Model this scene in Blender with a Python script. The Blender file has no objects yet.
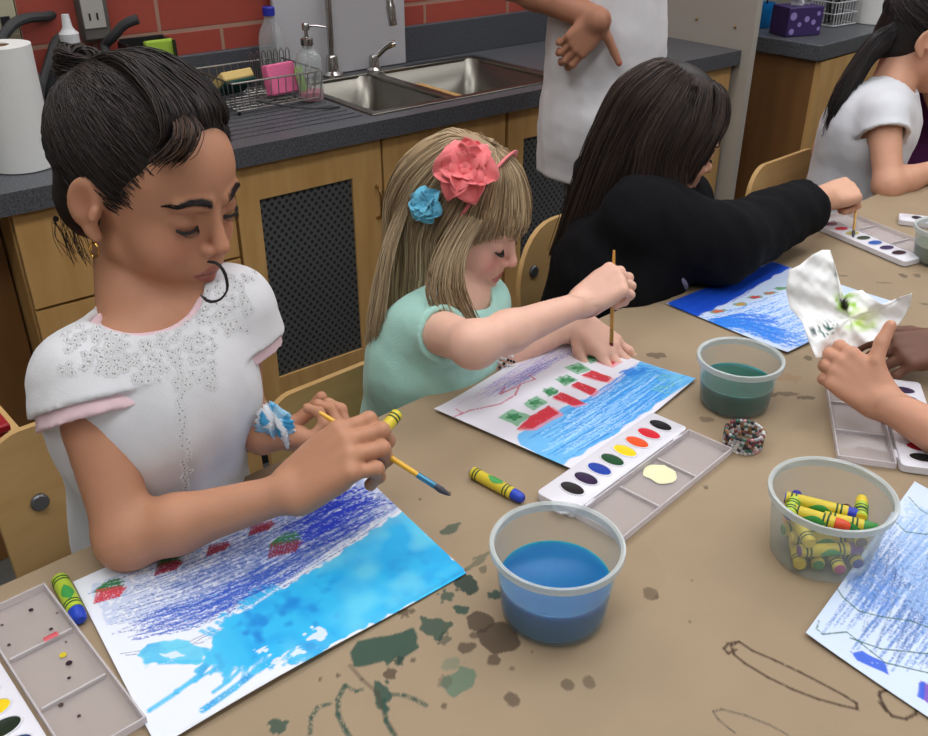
import bpy, math, random
import numpy as np
from mathutils import Vector, Matrix, Quaternion
random.seed(7); rng = np.random.default_rng(7)
SC = bpy.context.scene; COL = SC.collection
R = math.radians
# ------------------------------------------------------------------ camera
CAMZ = 1.33; FPX = 929.0; PITCH = R(29.4)
cp, sp = math.cos(PITCH), math.sin(PITCH)
cam = bpy.data.objects.new('camera', bpy.data.cameras.new('camera')); COL.objects.link(cam)
cam.location = (0, 0, CAMZ); cam.rotation_euler = (R(90) - PITCH, 0, 0)
cam.data.lens = 36 * FPX / 928; cam.data.sensor_width = 36; cam.data.clip_start = 0.02
SC.camera = cam
def ray(px, py):
    dx = (px - 464) / FPX; dy = (py - 368) / FPX
    return Vector((dx, cp - sp * dy, -sp - cp * dy))
def at(px, py, t): return Vector((0, 0, CAMZ)) + ray(px, py) * t
def on(px, py, z=0.72):
    r = ray(px, py); return Vector((0, 0, CAMZ)) + r * ((z - CAMZ) / r.z)
def V(*a): return Vector(a)
# table frame: u runs along the table, n across it
e0, e1 = on(0, 587), on(789, 234)
TU = (e1 - e0).normalized(); TA = math.atan2(TU.y, TU.x); TN = V(-TU.y, TU.x, 0)
TEDGE = e0.dot(TN)
FT = Matrix.Rotation(TA, 4, 'Z')
# counter frame: s along the wall, m towards it
KA = R(38.6); FK = Matrix.Rotation(KA, 4, 'Z'); KS = V(math.cos(KA), math.sin(KA), 0); KM = V(-math.sin(KA), math.cos(KA), 0)
CZ = 0.81
def k2(px, py, z=CZ):
    p = on(px, py, z); return p.dot(KS), p.dot(KM), z
def kplane(px, py, m):
    r = ray(px, py); t = m / r.dot(KM); p = V(0, 0, CAMZ) + r * t
    return p.dot(KS), p.z
# ------------------------------------------------------------------ materials
MATS = {}
def lin(c):
    return tuple(((x / 255) / 12.92 if x / 255 <= 0.04045 else ((x / 255 + 0.055) / 1.055) ** 2.4) for x in c)
def mat(name, col=(200, 200, 200), rough=0.6, metal=0.0, var=0.0, scale=20, stretch=(1, 1, 1), col2=None, bump=0.0, bscale=None,
        trans=0.0, alpha=None, attr=None, sub=0.0, spec=0.5, sheen=0.0, coat=0.0, emit=None, detail=4, ior=1.45):
    if name in MATS: return MATS[name]
    m = bpy.data.materials.new(name); m.use_nodes = True; MATS[name] = m
    nt = m.node_tree; b = nt.nodes['Principled BSDF']; L = nt.links.new
    b.inputs['Roughness'].default_value = rough; b.inputs['Metallic'].default_value = metal
    b.inputs['Specular IOR Level'].default_value = spec; b.inputs['IOR'].default_value = ior
    b.inputs['Transmission Weight'].default_value = trans
    b.inputs['Sheen Weight'].default_value = sheen; b.inputs['Coat Weight'].default_value = coat
    if sub:
        b.inputs['Subsurface Weight'].default_value = sub; b.inputs['Subsurface Radius'].default_value = (0.012, 0.005, 0.003)
        b.inputs['Subsurface Scale'].default_value = 0.6
    c1 = (*lin(col), 1); b.inputs['Base Color'].default_value = c1
    tc = nt.nodes.new('ShaderNodeTexCoord'); mp = nt.nodes.new('ShaderNodeMapping'); mp.inputs['Scale'].default_value = stretch
    L(tc.outputs['Object'], mp.inputs['Vector'])
    src = None
    if attr:
        a = nt.nodes.new('ShaderNodeAttribute'); a.attribute_name = attr; src = a.outputs['Color']
    if var or col2:
        n = nt.nodes.new('ShaderNodeTexNoise'); n.inputs['Scale'].default_value = scale; n.inputs['Detail'].default_value = detail
        L(mp.outputs[0], n.inputs['Vector'])
        rp = nt.nodes.new('ShaderNodeValToRGB'); rp.color_ramp.elements[0].position = 0.32; rp.color_ramp.elements[1].position = 0.68
        L(n.outputs['Fac'], rp.inputs['Fac'])
        if attr:
            rp.color_ramp.elements[0].color = (1 - var,) * 3 + (1,); rp.color_ramp.elements[1].color = (1, 1, 1, 1)
            mx = nt.nodes.new('ShaderNodeMix'); mx.data_type = 'RGBA'; mx.blend_type = 'MULTIPLY'; mx.inputs['Factor'].default_value = 1
            L(src, mx.inputs['A']); L(rp.outputs['Color'], mx.inputs['B']); src = mx.outputs['Result']
        else:
            c2 = lin(col2) if col2 else tuple(x * (1 - var) for x in c1[:3])
            rp.color_ramp.elements[0].color = (*c2, 1); rp.color_ramp.elements[1].color = c1; src = rp.outputs['Color']
    if src is not None: L(src, b.inputs['Base Color'])
    if bump:
        n2 = nt.nodes.new('ShaderNodeTexNoise'); n2.inputs['Scale'].default_value = bscale or scale; n2.inputs['Detail'].default_value = 5
        L(mp.outputs[0], n2.inputs['Vector'])
        bp = nt.nodes.new('ShaderNodeBump'); bp.inputs['Strength'].default_value = bump; bp.inputs['Distance'].default_value = 0.004
        L(n2.outputs['Fac'], bp.inputs['Height']); L(bp.outputs[0], b.inputs['Normal'])
    if alpha is not None:
        b.inputs['Alpha'].default_value = alpha
    if emit: 
        b.inputs['Emission Color'].default_value = (*lin(emit[0]), 1); b.inputs['Emission Strength'].default_value = emit[1]
    return m
# ------------------------------------------------------------------ mesh building
class MB:
    def __init__(s, frame=None): s.v = []; s.f = []; s.M = frame or Matrix.Identity(4)
    def add(s, vs, fs, M=None):
        o = len(s.v); T = s.M @ M if M else s.M
        s.v += [T @ Vector(v) for v in vs]; s.f += [tuple(i + o for i in f) for f in fs]; return s
    def box(s, c, d, M=None):
        x, y, z = [k / 2 for k in d]; cx, cy, cz = c
        vs = [(cx + a * x, cy + b * y, cz + e * z) for a in (-1, 1) for b in (-1, 1) for e in (-1, 1)]
        return s.add(vs, [(0, 1, 3, 2), (4, 6, 7, 5), (0, 4, 5, 1), (2, 3, 7, 6), (0, 2, 6, 4), (1, 5, 7, 3)], M)
    def span(s, a, b, M=None):
        return s.box([(a[i] + b[i]) / 2 for i in range(3)], [abs(b[i] - a[i]) for i in range(3)], M)
    def prism(s, poly, z0, z1, M=None):
        n = len(poly); vs = [(p[0], p[1], z0) for p in poly] + [(p[0], p[1], z1) for p in poly]
        ar = sum(poly[i][0] * poly[(i + 1) % n][1] - poly[(i + 1) % n][0] * poly[i][1] for i in range(n))
        fs = [tuple(range(n))[::-1], tuple(range(n, 2 * n))] + [(i, (i + 1) % n, (i + 1) % n + n, i + n) for i in range(n)]
        if ar < 0: fs = [f[::-1] for f in fs]
        return s.add(vs, fs, M)
    def lathe(s, prof, seg=32, M=None, sx=1, sy=1, wob=None):
        vs = []; fs = []; n = len(prof)
        for k in range(seg):
            a = 2 * math.pi * k / seg
            for j, (r, z) in enumerate(prof):
                w = wob(a, z) if wob else 1
                vs.append((r * w * math.cos(a) * sx, r * w * math.sin(a) * sy, z))
        for k in range(seg):
            k2_ = (k + 1) % seg
            for j in range(n - 1):
                fs.append((k * n + j, k2_ * n + j, k2_ * n + j + 1, k * n + j + 1))
        return s.add(vs, fs, M)
    def tube(s, pts, r, seg=8, cap=True, M=None, flat=1.0):
        pts = [Vector(p) for p in pts]; n = len(pts)
        rs = r if hasattr(r, '__len__') else [r] * n
        vs = []; fs = []; up = None
        for i, p in enumerate(pts):
            t = (pts[min(i + 1, n - 1)] - pts[max(i - 1, 0)])
            if t.length < 1e-9: t = V(0, 0, 1)
            t.normalize()
            if up is None:
                up = V(0, 0, 1) if abs(t.z) < 0.9 else V(1, 0, 0)
            a = (up - t * up.dot(t))
            if a.length < 1e-6: a = V(1, 0, 0) - t * t.x
            a.normalize(); up = a; b = t.cross(a)
            for k in range(seg):
                an = 2 * math.pi * k / seg
                vs.append(p + (b * math.cos(an) + a * math.sin(an) * flat) * rs[i])
        for i in range(n - 1):
            for k in range(seg):
                k2_ = (k + 1) % seg
                fs.append((i * seg + k, i * seg + k2_, (i + 1) * seg + k2_, (i + 1) * seg + k))
        if cap:
            fs.append(tuple(range(seg))[::-1]); fs.append(tuple((n - 1) * seg + k for k in range(seg)))
        return s.add(vs, fs, M)
    def ball(s, c, r, seg=16, rings=10, M=None, sc=(1, 1, 1)):
        vs = []; fs = []
        for i in range(rings + 1):
            th = math.pi * i / rings
            for k in range(seg):
                a = 2 * math.pi * k / seg
                vs.append((c[0] + r * sc[0] * math.sin(th) * math.cos(a), c[1] + r * sc[1] * math.sin(th) * math.sin(a), c[2] - r * sc[2] * math.cos(th)))
        for i in range(rings):
            for k in range(seg):
                k2_ = (k + 1) % seg; fs.append((i * seg + k, i * seg + k2_, (i + 1) * seg + k2_, (i + 1) * seg + k))
        return s.add(vs, fs, M)
    def grid(s, fn, nu, nv, M=None):
        vs = [fn(i / nu, j / nv) for j in range(nv + 1) for i in range(nu + 1)]
        fs = [(j * (nu + 1) + i, j * (nu + 1) + i + 1, (j + 1) * (nu + 1) + i + 1, (j + 1) * (nu + 1) + i) for j in range(nv) for i in range(nu)]
        return s.add(vs, fs, M)
def rrect(w, h, r, n=5, cx=0, cy=0):
    out = []
    for (sx, sy, a0) in ((1, 1, 0), (-1, 1, 90), (-1, -1, 180), (1, -1, 270)):
        for k in range(n + 1):
            a = R(a0 + 90 * k / n); out.append((cx + sx * (w / 2 - r) + r * math.cos(a), cy + sy * (h / 2 - r) + r * math.sin(a)))
    return out
def mesh_of(name, vs, fs, mt, smooth=35):
    me = bpy.data.meshes.new(name); me.from_pydata([tuple(v) for v in vs], [], fs); me.validate(); me.materials.append(mt)
    if smooth:
        me.shade_smooth(); me.set_sharp_from_angle(angle=R(smooth))
    me.update(); return me
def tag(o, label=None, cat=None, group=None, kind=None):
    if label: o['label'] = label
    if cat: o['category'] = cat
    if group: o['group'] = group
    if kind: o['kind'] = kind
    return o
def mods(o, bevel=0, solid=0, sub=0, off=0):
    if solid:
        m = o.modifiers.new('solid', 'SOLIDIFY'); m.thickness = solid; m.offset = off
    if bevel:
        m = o.modifiers.new('bevel', 'BEVEL'); m.width = bevel; m.segments = 2; m.limit_method = 'ANGLE'; m.angle_limit = R(40)
    if sub:
        m = o.modifiers.new('sub', 'SUBSURF'); m.levels = sub; m.render_levels = sub
def thing(name, label, cat, loc=(0, 0, 0), frame=None, group=None, kind=None):
    o = bpy.data.objects.new(name, None); COL.objects.link(o); o.empty_display_size = 0.05
    o.matrix_basis = Matrix.Translation(Vector(loc)) @ (frame or Matrix.Identity(4))
    return tag(o, label, cat, group, kind)
def rootof(o):
    while o.parent: o = o.parent
    return o
def part(name, mb, mt, parent, label=None, smooth=35, **kw):
    inv = rootof(parent).matrix_basis.inverted()
    o = bpy.data.objects.new(name, mesh_of(name, [inv @ v for v in mb.v], mb.f, mt, smooth)); COL.objects.link(o); o.parent = parent
    if label: o['label'] = label
    mods(o, **kw); return o
def solo(name, mb, mt, label=None, cat=None, loc=(0, 0, 0), frame=None, group=None, kind=None, smooth=35, **kw):
    M = Matrix.Translation(Vector(loc)) @ (frame or Matrix.Identity(4)); inv = M.inverted()
    o = bpy.data.objects.new(name, mesh_of(name, [inv @ v for v in mb.v], mb.f, mt, smooth)); COL.objects.link(o); o.matrix_basis = M
    mods(o, **kw); return tag(o, label, cat, group, kind)
def copy_tree(o, parent=None):
    c = o.copy(); COL.objects.link(c); c.parent = parent
    for ch in list(o.children): copy_tree(ch, c)
    return c
def vnoise(x, y, seed=0):
    xi = np.floor(x).astype(np.int64); yi = np.floor(y).astype(np.int64); xf = x - xi; yf = y - yi
    xf = xf * xf * (3 - 2 * xf); yf = yf * yf * (3 - 2 * yf)
    def h(a, b):
        n = (a * 374761393 + b * 668265263 + seed * 1442695041) & 0xffffffff
        n = ((n ^ (n >> 13)) * 1274126177) & 0xffffffff
        return ((n ^ (n >> 16)) & 0xffff) / 65535.0
    return (h(xi, yi) * (1 - xf) + h(xi + 1, yi) * xf) * (1 - yf) + (h(xi, yi + 1) * (1 - xf) + h(xi + 1, yi + 1) * xf) * yf
class Canvas:
    """colour grid in metres: origin (0,0), size W x H; xs, ys are the sample positions"""
    def __init__(s, xs, ys, base):
        s.xs = np.asarray(xs); s.ys = np.asarray(ys); s.X, s.Y = np.meshgrid(s.xs, s.ys)
        s.c = np.ones(s.X.shape + (3,)) * np.array(lin(base))
    def win(s, x0, x1, y0, y1):
        i0, i1 = np.searchsorted(s.xs, [x0, x1]); j0, j1 = np.searchsorted(s.ys, [y0, y1])
        return slice(max(j0 - 1, 0), j1 + 1), slice(max(i0 - 1, 0), i1 + 1)
    def mix(s, w, col, m):
        m = np.clip(m, 0, 1)[..., None]; s.c[w] = s.c[w] * (1 - m) + np.array(lin(col)) * m
    def stroke(s, pts, wd, col, a=1.0, dry=0.0, seed=0, soft=0.0006):
        for k in range(len(pts) - 1):
            (x0, y0), (x1, y1) = pts[k][:2], pts[k + 1][:2]
            p = wd * 1.6 + 0.002
            w = s.win(min(x0, x1) - p, max(x0, x1) + p, min(y0, y1) - p, max(y0, y1) + p)
            X, Y = s.X[w], s.Y[w]
            if X.size == 0: continue
            dx, dy = x1 - x0, y1 - y0; L2 = dx * dx + dy * dy + 1e-12
            t = np.clip(((X - x0) * dx + (Y - y0) * dy) / L2, 0, 1)
            d = np.hypot(X - x0 - t * dx, Y - y0 - t * dy)
            m = np.clip((wd / 2 - d) / soft + 0.5, 0, 1) * a
            if dry: m = m * np.clip((vnoise(X * 900, Y * 900, seed) - dry) * 4 + 0.5, 0, 1)
            s.mix(w, col, m)
    def poly(s, pts, col, a=1.0, edge=0.004, dry=0.0, var=0.0, seed=0, ns=60):
        pts = np.array([p[:2] for p in pts]); X = s.X + (vnoise(s.X * ns, s.Y * ns, seed) - .5) * edge * 2; Y = s.Y + (vnoise(s.X * ns + 9, s.Y * ns, seed + 5) - .5) * edge * 2
        n = len(pts); acc = 0; px_, py_ = X, Y; st = .0006
        lo, hi = pts.min(0) - edge * 2 - .003, pts.max(0) + edge * 2 + .003; w = s.win(lo[0], hi[0], lo[1], hi[1]); acc = np.zeros(s.X.shape)
        for ox, oy in ((-1, -.33), (.33, -1), (1, .33), (-.33, 1), (0, 0)):
            Xs, Ys = X[w] + ox * st, Y[w] + oy * st; ins = np.zeros(Xs.shape, bool)
            for i in range(n):
                x0, y0 = pts[i]; x1, y1 = pts[(i + 1) % n]
                ins ^= ((y0 > Ys) != (y1 > Ys)) & (Xs < (x1 - x0) * (Ys - y0) / (y1 - y0 + 1e-12) + x0)
            acc[w] += ins / 5.0
        m = acc * a
        if var: m = m * (1 - var * vnoise(s.X * 30, s.Y * 30, seed + 2))
        if dry: m = m * np.clip((vnoise(s.X * 300, s.Y * 300, seed) - dry) * 4 + 0.5, 0, 1)
        s.mix((slice(None), slice(None)), col, m)
    def blob(s, x, y, rx, ry, ang, col, a=1.0, rag=0.25, seed=0):
        p = max(rx, ry) * 1.6; w = s.win(x - p, x + p, y - p, y + p); X, Y = s.X[w] - x, s.Y[w] - y
        if X.size == 0: return
        ca, sa = math.cos(ang), math.sin(ang); U = (X * ca + Y * sa) / rx; W_ = (-X * sa + Y * ca) / ry
        d = np.hypot(U, W_) + (vnoise(X / rx * 1.8 + 50, Y / ry * 1.8 + 50, seed) - .5) * rag * 2
        s.mix(w, col, np.clip((1 - d) * min(rx, ry) / 0.0008 + .5, 0, 1) * a)
    def mesh(s, name, fz, mt, M):
        h, w = s.X.shape; Z = fz(s.X, s.Y) if fz else s.X * 0
        co = np.stack([s.X, s.Y, Z], -1).reshape(-1, 3)
        me = bpy.data.meshes.new(name); idx = np.arange(h * w).reshape(h, w)
        q = np.stack([idx[:-1, :-1], idx[:-1, 1:], idx[1:, 1:], idx[1:, :-1]], -1).reshape(-1, 4)
        me.vertices.add(h * w); me.vertices.foreach_set('co', co.astype(np.float32).ravel())
        me.loops.add(q.size); me.loops.foreach_set('vertex_index', q.astype(np.int32).ravel())
        me.polygons.add(len(q)); me.polygons.foreach_set('loop_start', np.arange(0, q.size, 4, dtype=np.int32))
        me.update(calc_edges=True); me.validate()
        at_ = me.color_attributes.new('Col', 'FLOAT_COLOR', 'POINT')
        c4 = np.concatenate([s.c.reshape(-1, 3), np.ones((h * w, 1))], 1).astype(np.float32); at_.data.foreach_set('color', c4.ravel())
        me.materials.append(mt); me.shade_smooth()
        o = bpy.data.objects.new(name, me); COL.objects.link(o); o.matrix_basis = M; return o
# ------------------------------------------------------------------ setting
def tp(px, py, n):
    r = ray(px, py); return V(0, 0, CAMZ) + r * (n / r.dot(TN))
M_wood = mat('maple veneer', (204, 163, 104), 0.42, col2=(188, 145, 86), scale=6, stretch=(6, 6, 0.8), detail=6, coat=0.15)
M_wood2 = mat('maple chair plywood', (204, 168, 112), 0.45, col2=(190, 150, 94), scale=5, stretch=(1, 1, 5), detail=5, coat=0.1)
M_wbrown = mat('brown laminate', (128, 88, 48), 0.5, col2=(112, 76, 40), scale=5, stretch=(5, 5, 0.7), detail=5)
M_counter = mat('dark speckled counter', (96, 98, 102), 0.38, col2=(52, 54, 58), scale=260, detail=3)
M_countD = mat('dark backsplash', (72, 74, 80), 0.5, col2=(58, 60, 64), scale=160)
M_steel = mat('stainless', (122, 119, 110), 0.34, 1.0, bump=0.05, bscale=80)
M_chrome = mat('chrome', (190, 188, 184), 0.14, 1.0)
M_brass = mat('brass', (170, 140, 88), 0.3, 1.0)
M_black = mat('black plastic', (26, 26, 27), 0.4)
M_dark = mat('dark void', (22, 21, 20), 0.9)
M_white = mat('white paint', (196, 196, 196), 0.5, var=0.04, scale=3)
M_board = mat('white board', (176, 174, 176), 0.35, var=0.03, scale=3)
M_floor = mat('floor vinyl', (104, 104, 98), 0.45, var=0.2, scale=14)
M_wall = mat('painted wall', (188, 184, 170), 0.8, var=0.05, scale=3)
M_ceil = mat('ceiling tile', (215, 214, 208), 0.9, var=0.05, scale=30)
M_rubber = mat('grey rubber', (52, 52, 52), 0.6)
M_metalg = mat('grey enamel leg', (110, 112, 115), 0.35, 0.6)
def brick_mat():
    m = bpy.data.materials.new('red glazed block'); m.use_nodes = True; nt = m.node_tree; L = nt.links.new; b = nt.nodes['Principled BSDF']
    tc = nt.nodes.new('ShaderNodeTexCoord'); mp = nt.nodes.new('ShaderNodeMapping'); mp.inputs['Rotation'].default_value = (R(90), 0, 0)
    mp.inputs['Location'].default_value = (0.055, 0.085, 0)
    L(tc.outputs['Object'], mp.inputs[0]); br = nt.nodes.new('ShaderNodeTexBrick'); L(mp.outputs[0], br.inputs['Vector'])
    br.inputs['Scale'].default_value = 1; br.inputs['Brick Width'].default_value = 0.30; br.inputs['Row Height'].default_value = 0.145
    br.inputs['Mortar Size'].default_value = 0.005; br.inputs['Mortar Smooth'].default_value = 0.2; br.inputs['Bias'].default_value = 0
    br.inputs['Color1'].default_value = (*lin((160, 74, 60)), 1); br.inputs['Color2'].default_value = (*lin((150, 66, 54)), 1); br.inputs['Mortar'].default_value = (*lin((158, 122, 104)), 1)
    n = nt.nodes.new('ShaderNodeTexNoise'); n.inputs['Scale'].default_value = 40; L(tc.outputs['Object'], n.inputs['Vector'])
    mx = nt.nodes.new('ShaderNodeMix'); mx.data_type = 'RGBA'; mx.blend_type = 'MULTIPLY'; mx.inputs['Factor'].default_value = 0.18
    L(br.outputs['Color'], mx.inputs['A']); L(n.outputs['Color'], mx.inputs['B']); L(mx.outputs['Result'], b.inputs['Base Color'])
    bp = nt.nodes.new('ShaderNodeBump'); bp.inputs['Strength'].default_value = 0.6; bp.inputs['Distance'].default_value = 0.004; bp.invert = True
    L(br.outputs['Fac'], bp.inputs['Height']); L(bp.outputs[0], b.inputs['Normal']); b.inputs['Roughness'].default_value = 0.35
    return m
M_brick = brick_mat()
def perf_mat():
    m = bpy.data.materials.new('perforated steel'); m.use_nodes = True; nt = m.node_tree; L = nt.links.new; b = nt.nodes['Principled BSDF']
    tc = nt.nodes.new('ShaderNodeTexCoord'); sx = nt.nodes.new('ShaderNodeSeparateXYZ'); L(tc.outputs['Object'], sx.inputs[0])
    def mth(op, a, b_=None, c=None):
        n = nt.nodes.new('ShaderNodeMath'); n.operation = op
        for i, q in enumerate((a, b_, c)):
            if q is None: continue
            if isinstance(q, (int, float)): n.inputs[i].default_value = q
            else: L(q, n.inputs[i])
        return n.outputs[0]
    P = 0.0175
    def lattice(ox, oz):
        a = mth('SUBTRACT', mth('FRACT', mth('ADD', mth('MULTIPLY', sx.outputs['X'], 1 / P), ox)), 0.5)
        c = mth('MULTIPLY', mth('SUBTRACT', mth('FRACT', mth('ADD', mth('MULTIPLY', sx.outputs['Z'], 1 / (P * 1.2)), oz)), 0.5), 1.2)
        return mth('SQRT', mth('ADD', mth('MULTIPLY', a, a), mth('MULTIPLY', c, c)))
    d = mth('MINIMUM', lattice(0, 0), lattice(0.5, 0.5))
    h = nt.nodes.new('ShaderNodeMapRange'); h.inputs['From Min'].default_value = 0.2; h.inputs['From Max'].default_value = 0.27; L(d, h.inputs['Value'])
    mx = nt.nodes.new('ShaderNodeMix'); mx.data_type = 'RGBA'; mx.inputs['A'].default_value = (*lin((22, 22, 22)), 1); mx.inputs['B'].default_value = (*lin((82, 84, 84)), 1)
    L(h.outputs[0], mx.inputs['Factor']); L(mx.outputs['Result'], b.inputs['Base Color']); b.inputs['Roughness'].default_value = 0.5
    return m
M_perf = perf_mat()
# room
RX0, RX1, RZ = -2.6, 4.6, 2.75
MW = 2.17                                            # wall plane along the counter
solo('floor', MB(FK).span((-3.2, -3.0, -0.06), (6.0, 3.6, 0)), M_floor, kind='structure', frame=FK)
solo('wall_back', MB(FK).span((0.547, MW, 0.0), (2.6, MW + 0.12, RZ)), M_brick, kind='structure', frame=FK)
solo('trim_corner', MB(FK).span((-0.62, 2.10, 0.0), (0.575, MW + 0.115, RZ)), mat('beige pier', (150, 142, 116), 0.8, var=0.06, scale=8), kind='structure', frame=FK) if False else None
solo('wall_far', MB(FK).span((-3.2, 3.6, 0.0), (6.0, 3.72, RZ)), M_wall, kind='structure', frame=FK)
solo('wall_left', MB(FK).span((-3.32, -3.0, 0.0), (-3.2, 3.72, RZ)), M_wall, kind='structure', frame=FK)
solo('wall_right', MB(FK).span((6.0, -3.0, 0.0), (6.12, 3.72, RZ)), M_wall, kind='structure', frame=FK)
solo('ceiling', MB(FK).span((-3.32, -3.12, RZ), (6.12, 3.72, RZ + 0.08)), M_ceil, kind='structure', frame=FK)
solo('wall_pier', MB(FK).span((-3.2, MW, 0.0), (0.545, MW + 0.12, RZ)), mat('beige pier', (150, 142, 116), 0.8, var=0.06, scale=8), kind='structure', frame=FK)
# counter
mF = 1.685; mC = mF + 0.02; S0, S1 = 0.342, 2.375
CT = 0.04
sk = dict(x0=1.14, x1=1.70, y0=1.745, y1=2.09)     # sink opening
def slab_with_hole(mb, x0, x1, y0, y1, z0, z1, h):
    xs = [x0, h['x0'], h['x1'], x1]; ys = [y0, h['y0'], h['y1'], y1]
    for i in range(3):
        for j in range(3):
            if i == 1 and j == 1: continue
            mb.span((xs[i], ys[j], z0), (xs[i + 1], ys[j + 1], z1))
ct = thing('countertop', 'long dark speckled countertop holding the double sink along the red block wall', 'countertop', KS * 1.3 + KM * 1.9 + V(0, 0, CZ), FK)
mb = MB(FK); slab_with_hole(mb, -0.9, S1, mF, MW - 0.002, CZ - CT, CZ, sk); part('slab', mb, M_counter, ct)
mb = MB(FK).span((0.55, MW - 0.02, CZ), (S1 - 0.03, MW - 0.001, CZ + 0.092)); part('backsplash', mb, M_countD, ct, bevel=0.002)
mb = MB(FK)
for i in range(9):
    y = 1.745 + i * 0.030; mb.span((0.76, y, CZ - 0.001), (1.105, y + 0.009, CZ + 0.0018))
part('drainer_rib', mb, M_steel, ct, label='ribbed draining area beside the sink', kind=None) if False else part('drainer_rib', mb, M_counter, ct)
# sink
sn = thing('sink', 'double bowl stainless steel sink set in the dark countertop', 'sink', KS * 1.42 + KM * 1.93 + V(0, 0, CZ), FK)
mb = MB(FK)
for (a, b, c, d) in ((sk['x0'] - 0.018, sk['x1'] + 0.018, sk['y0'] - 0.018, sk['y0'] + 0.004), (sk['x0'] - 0.018, sk['x1'] + 0.018, sk['y1'] - 0.004, sk['y1'] + 0.02),
                     (sk['x0'] - 0.018, sk['x0'] + 0.004, sk['y0'], sk['y1']), (sk['x1'] - 0.004, sk['x1'] + 0.018, sk['y0'], sk['y1']), (1.345, 1.372, sk['y0'], sk['y1'])):
    mb.span((a, c, CZ - 0.004), (b, d, CZ + 0.004))
part('rim', mb, M_steel, sn, bevel=0.002)
def bowl(x0, x1, y0, y1, zt, zb):
    mb = MB(FK); cx, cy = (x0 + x1) / 2, (y0 + y1) / 2; w, h = x1 - x0, y1 - y0
    rings = []
    for (ins, z, r) in ((0, zt, .035), (0.004, zb + 0.03, .035), (0.012, zb + 0.008, .035), (0.035, zb, .03), (0.1, zb - 0.003, .02)):
        rings.append([(p[0], p[1], z) for p in rrect(w - 2 * ins, h - 2 * ins, r, 6, cx, cy)])
    n = len(rings[0]); vs = [v for rg in rings for v in rg]
    fs = [(k * n + (i + 1) % n, k * n + i, (k + 1) * n + i, (k + 1) * n + (i + 1) % n)[::-1] for k in range(len(rings) - 1) for i in range(n)]
    fs.append(tuple((len(rings) - 1) * n + i for i in range(n)))
    return mb.add(vs, fs)
for (a, b) in ((sk['x0'] + 0.002, 1.347), (1.370, sk['x1'] - 0.002)):
    bo = part('bowl', bowl(a, b, sk['y0'] + 0.002, sk['y1'] - 0.002, CZ + 0.001, CZ - 0.17), M_steel, sn, solid=0.002)
    mb = MB(FK @ Matrix.Translation((((a + b) / 2), (sk['y0'] + sk['y1']) / 2, CZ - 0.171))).lathe([(0, 0), (.03, 0), (.042, .004), (.042, .006)], 20); part('drain', mb, M_chrome, bo)
# faucet
fs_, fm_ = 1.262, 2.12
fa = thing('faucet', 'tall chrome gooseneck faucet behind the double sink', 'faucet', KS * fs_ + KM * fm_ + V(0, 0, CZ), FK)
FB = FK @ Matrix.Translation((fs_, fm_, CZ))
part('base', MB(FB).lathe([(0, 0), (.026, 0), (.026, .008), (.017, .016), (.015, .05), (.012, .055), (0, .055)], 20), M_chrome, fa)
pts = [(0, 0, .05)] + [(0, 0, .05 + .19 * k / 6) for k in range(1, 7)]
for k in range(1, 15):
    a = math.pi * k / 14 * 1.0; pts.append((0.074 * (1 - math.cos(a)) * 1.0, -0.02 * (1 - math.cos(a)), .24 + .075 * math.sin(a)))
part('spout', MB(FB).tube(pts, 0.0085, 12), M_chrome, fa)
e = Vector(pts[-1]); d = (Vector(pts[-1]) - Vector(pts[-2])).normalized()
part('aerator', MB(FB).tube([e, e + d * .075, e + d * .078, e + d * .125], [.010, .010, .012, .011], 12), M_chrome, fa)
ha = part('lever_base', MB(FB @ Matrix.Translation((0.12, -0.01, 0))).lathe([(0, 0), (.02, 0), (.02, .006), (.014, .012), (.013, .035), (.010, .042), (0, .042)], 16), M_chrome, fa)
part('lever', MB(FB @ Matrix.Translation((0.12, -0.01, 0))).tube([(0, 0, .036), (.012, -.006, .044), (.028, -.012, .058), (.044, -.018, .068), (.054, -.02, .068)], [.010, .008, .008, .011, .009], 10), M_chrome, ha)
# white board behind the faucet
x0, z0 = kplane(258, 0, MW - .01); x1, z1 = kplane(404, 60, MW - .01)
solo('splash_board', MB(FK).span((1.12, MW - 0.03, CZ + 0.002), (1.507, MW - 0.018, CZ + 0.5)), M_board, 'white board standing against the red wall behind the faucet', 'board', loc=KS * 1.31 + KM * (MW - .025) + V(0, 0, CZ), frame=FK, bevel=0.002)
# cabinets
def door(parent, s0, s1, z0, z1, mesh=None, handle=None, m=mC):
    mb = MB(FK)
    if mesh:
        a, b, c, d = mesh
        for (p, q, r_, t) in ((s0, a, z0, z1), (b, s1, z0, z1), (a, b, z0, c), (a, b, d, z1)): mb.span((p, m, r_), (q, m + 0.02, t))
    else: mb.span((s0, m, z0), (s1, m + 0.02, z1))
    dr = part('door', mb, M_wood, parent)
    if mesh:
        a, b, c, d = mesh
        part('mesh_panel', MB(FK).span((a, m + 0.006, c), (b, m + 0.012, d)), M_perf, dr, label='dark perforated metal panel')
    if handle:
        hs, hz0, hz1 = handle
        mb = MB(FK).tube([(hs, m, hz0), (hs, m - .014, hz0 + .004), (hs, m - .02, hz0 + .016), (hs, m - .02, hz1 - .016), (hs, m - .014, hz1 - .004), (hs, m, hz1)], .004, 8)
        part('handle', mb, M_brass, dr, label='brass bow handle')
    return dr
ZB, ZT = 0.165, CZ - CT - 0.003
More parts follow.
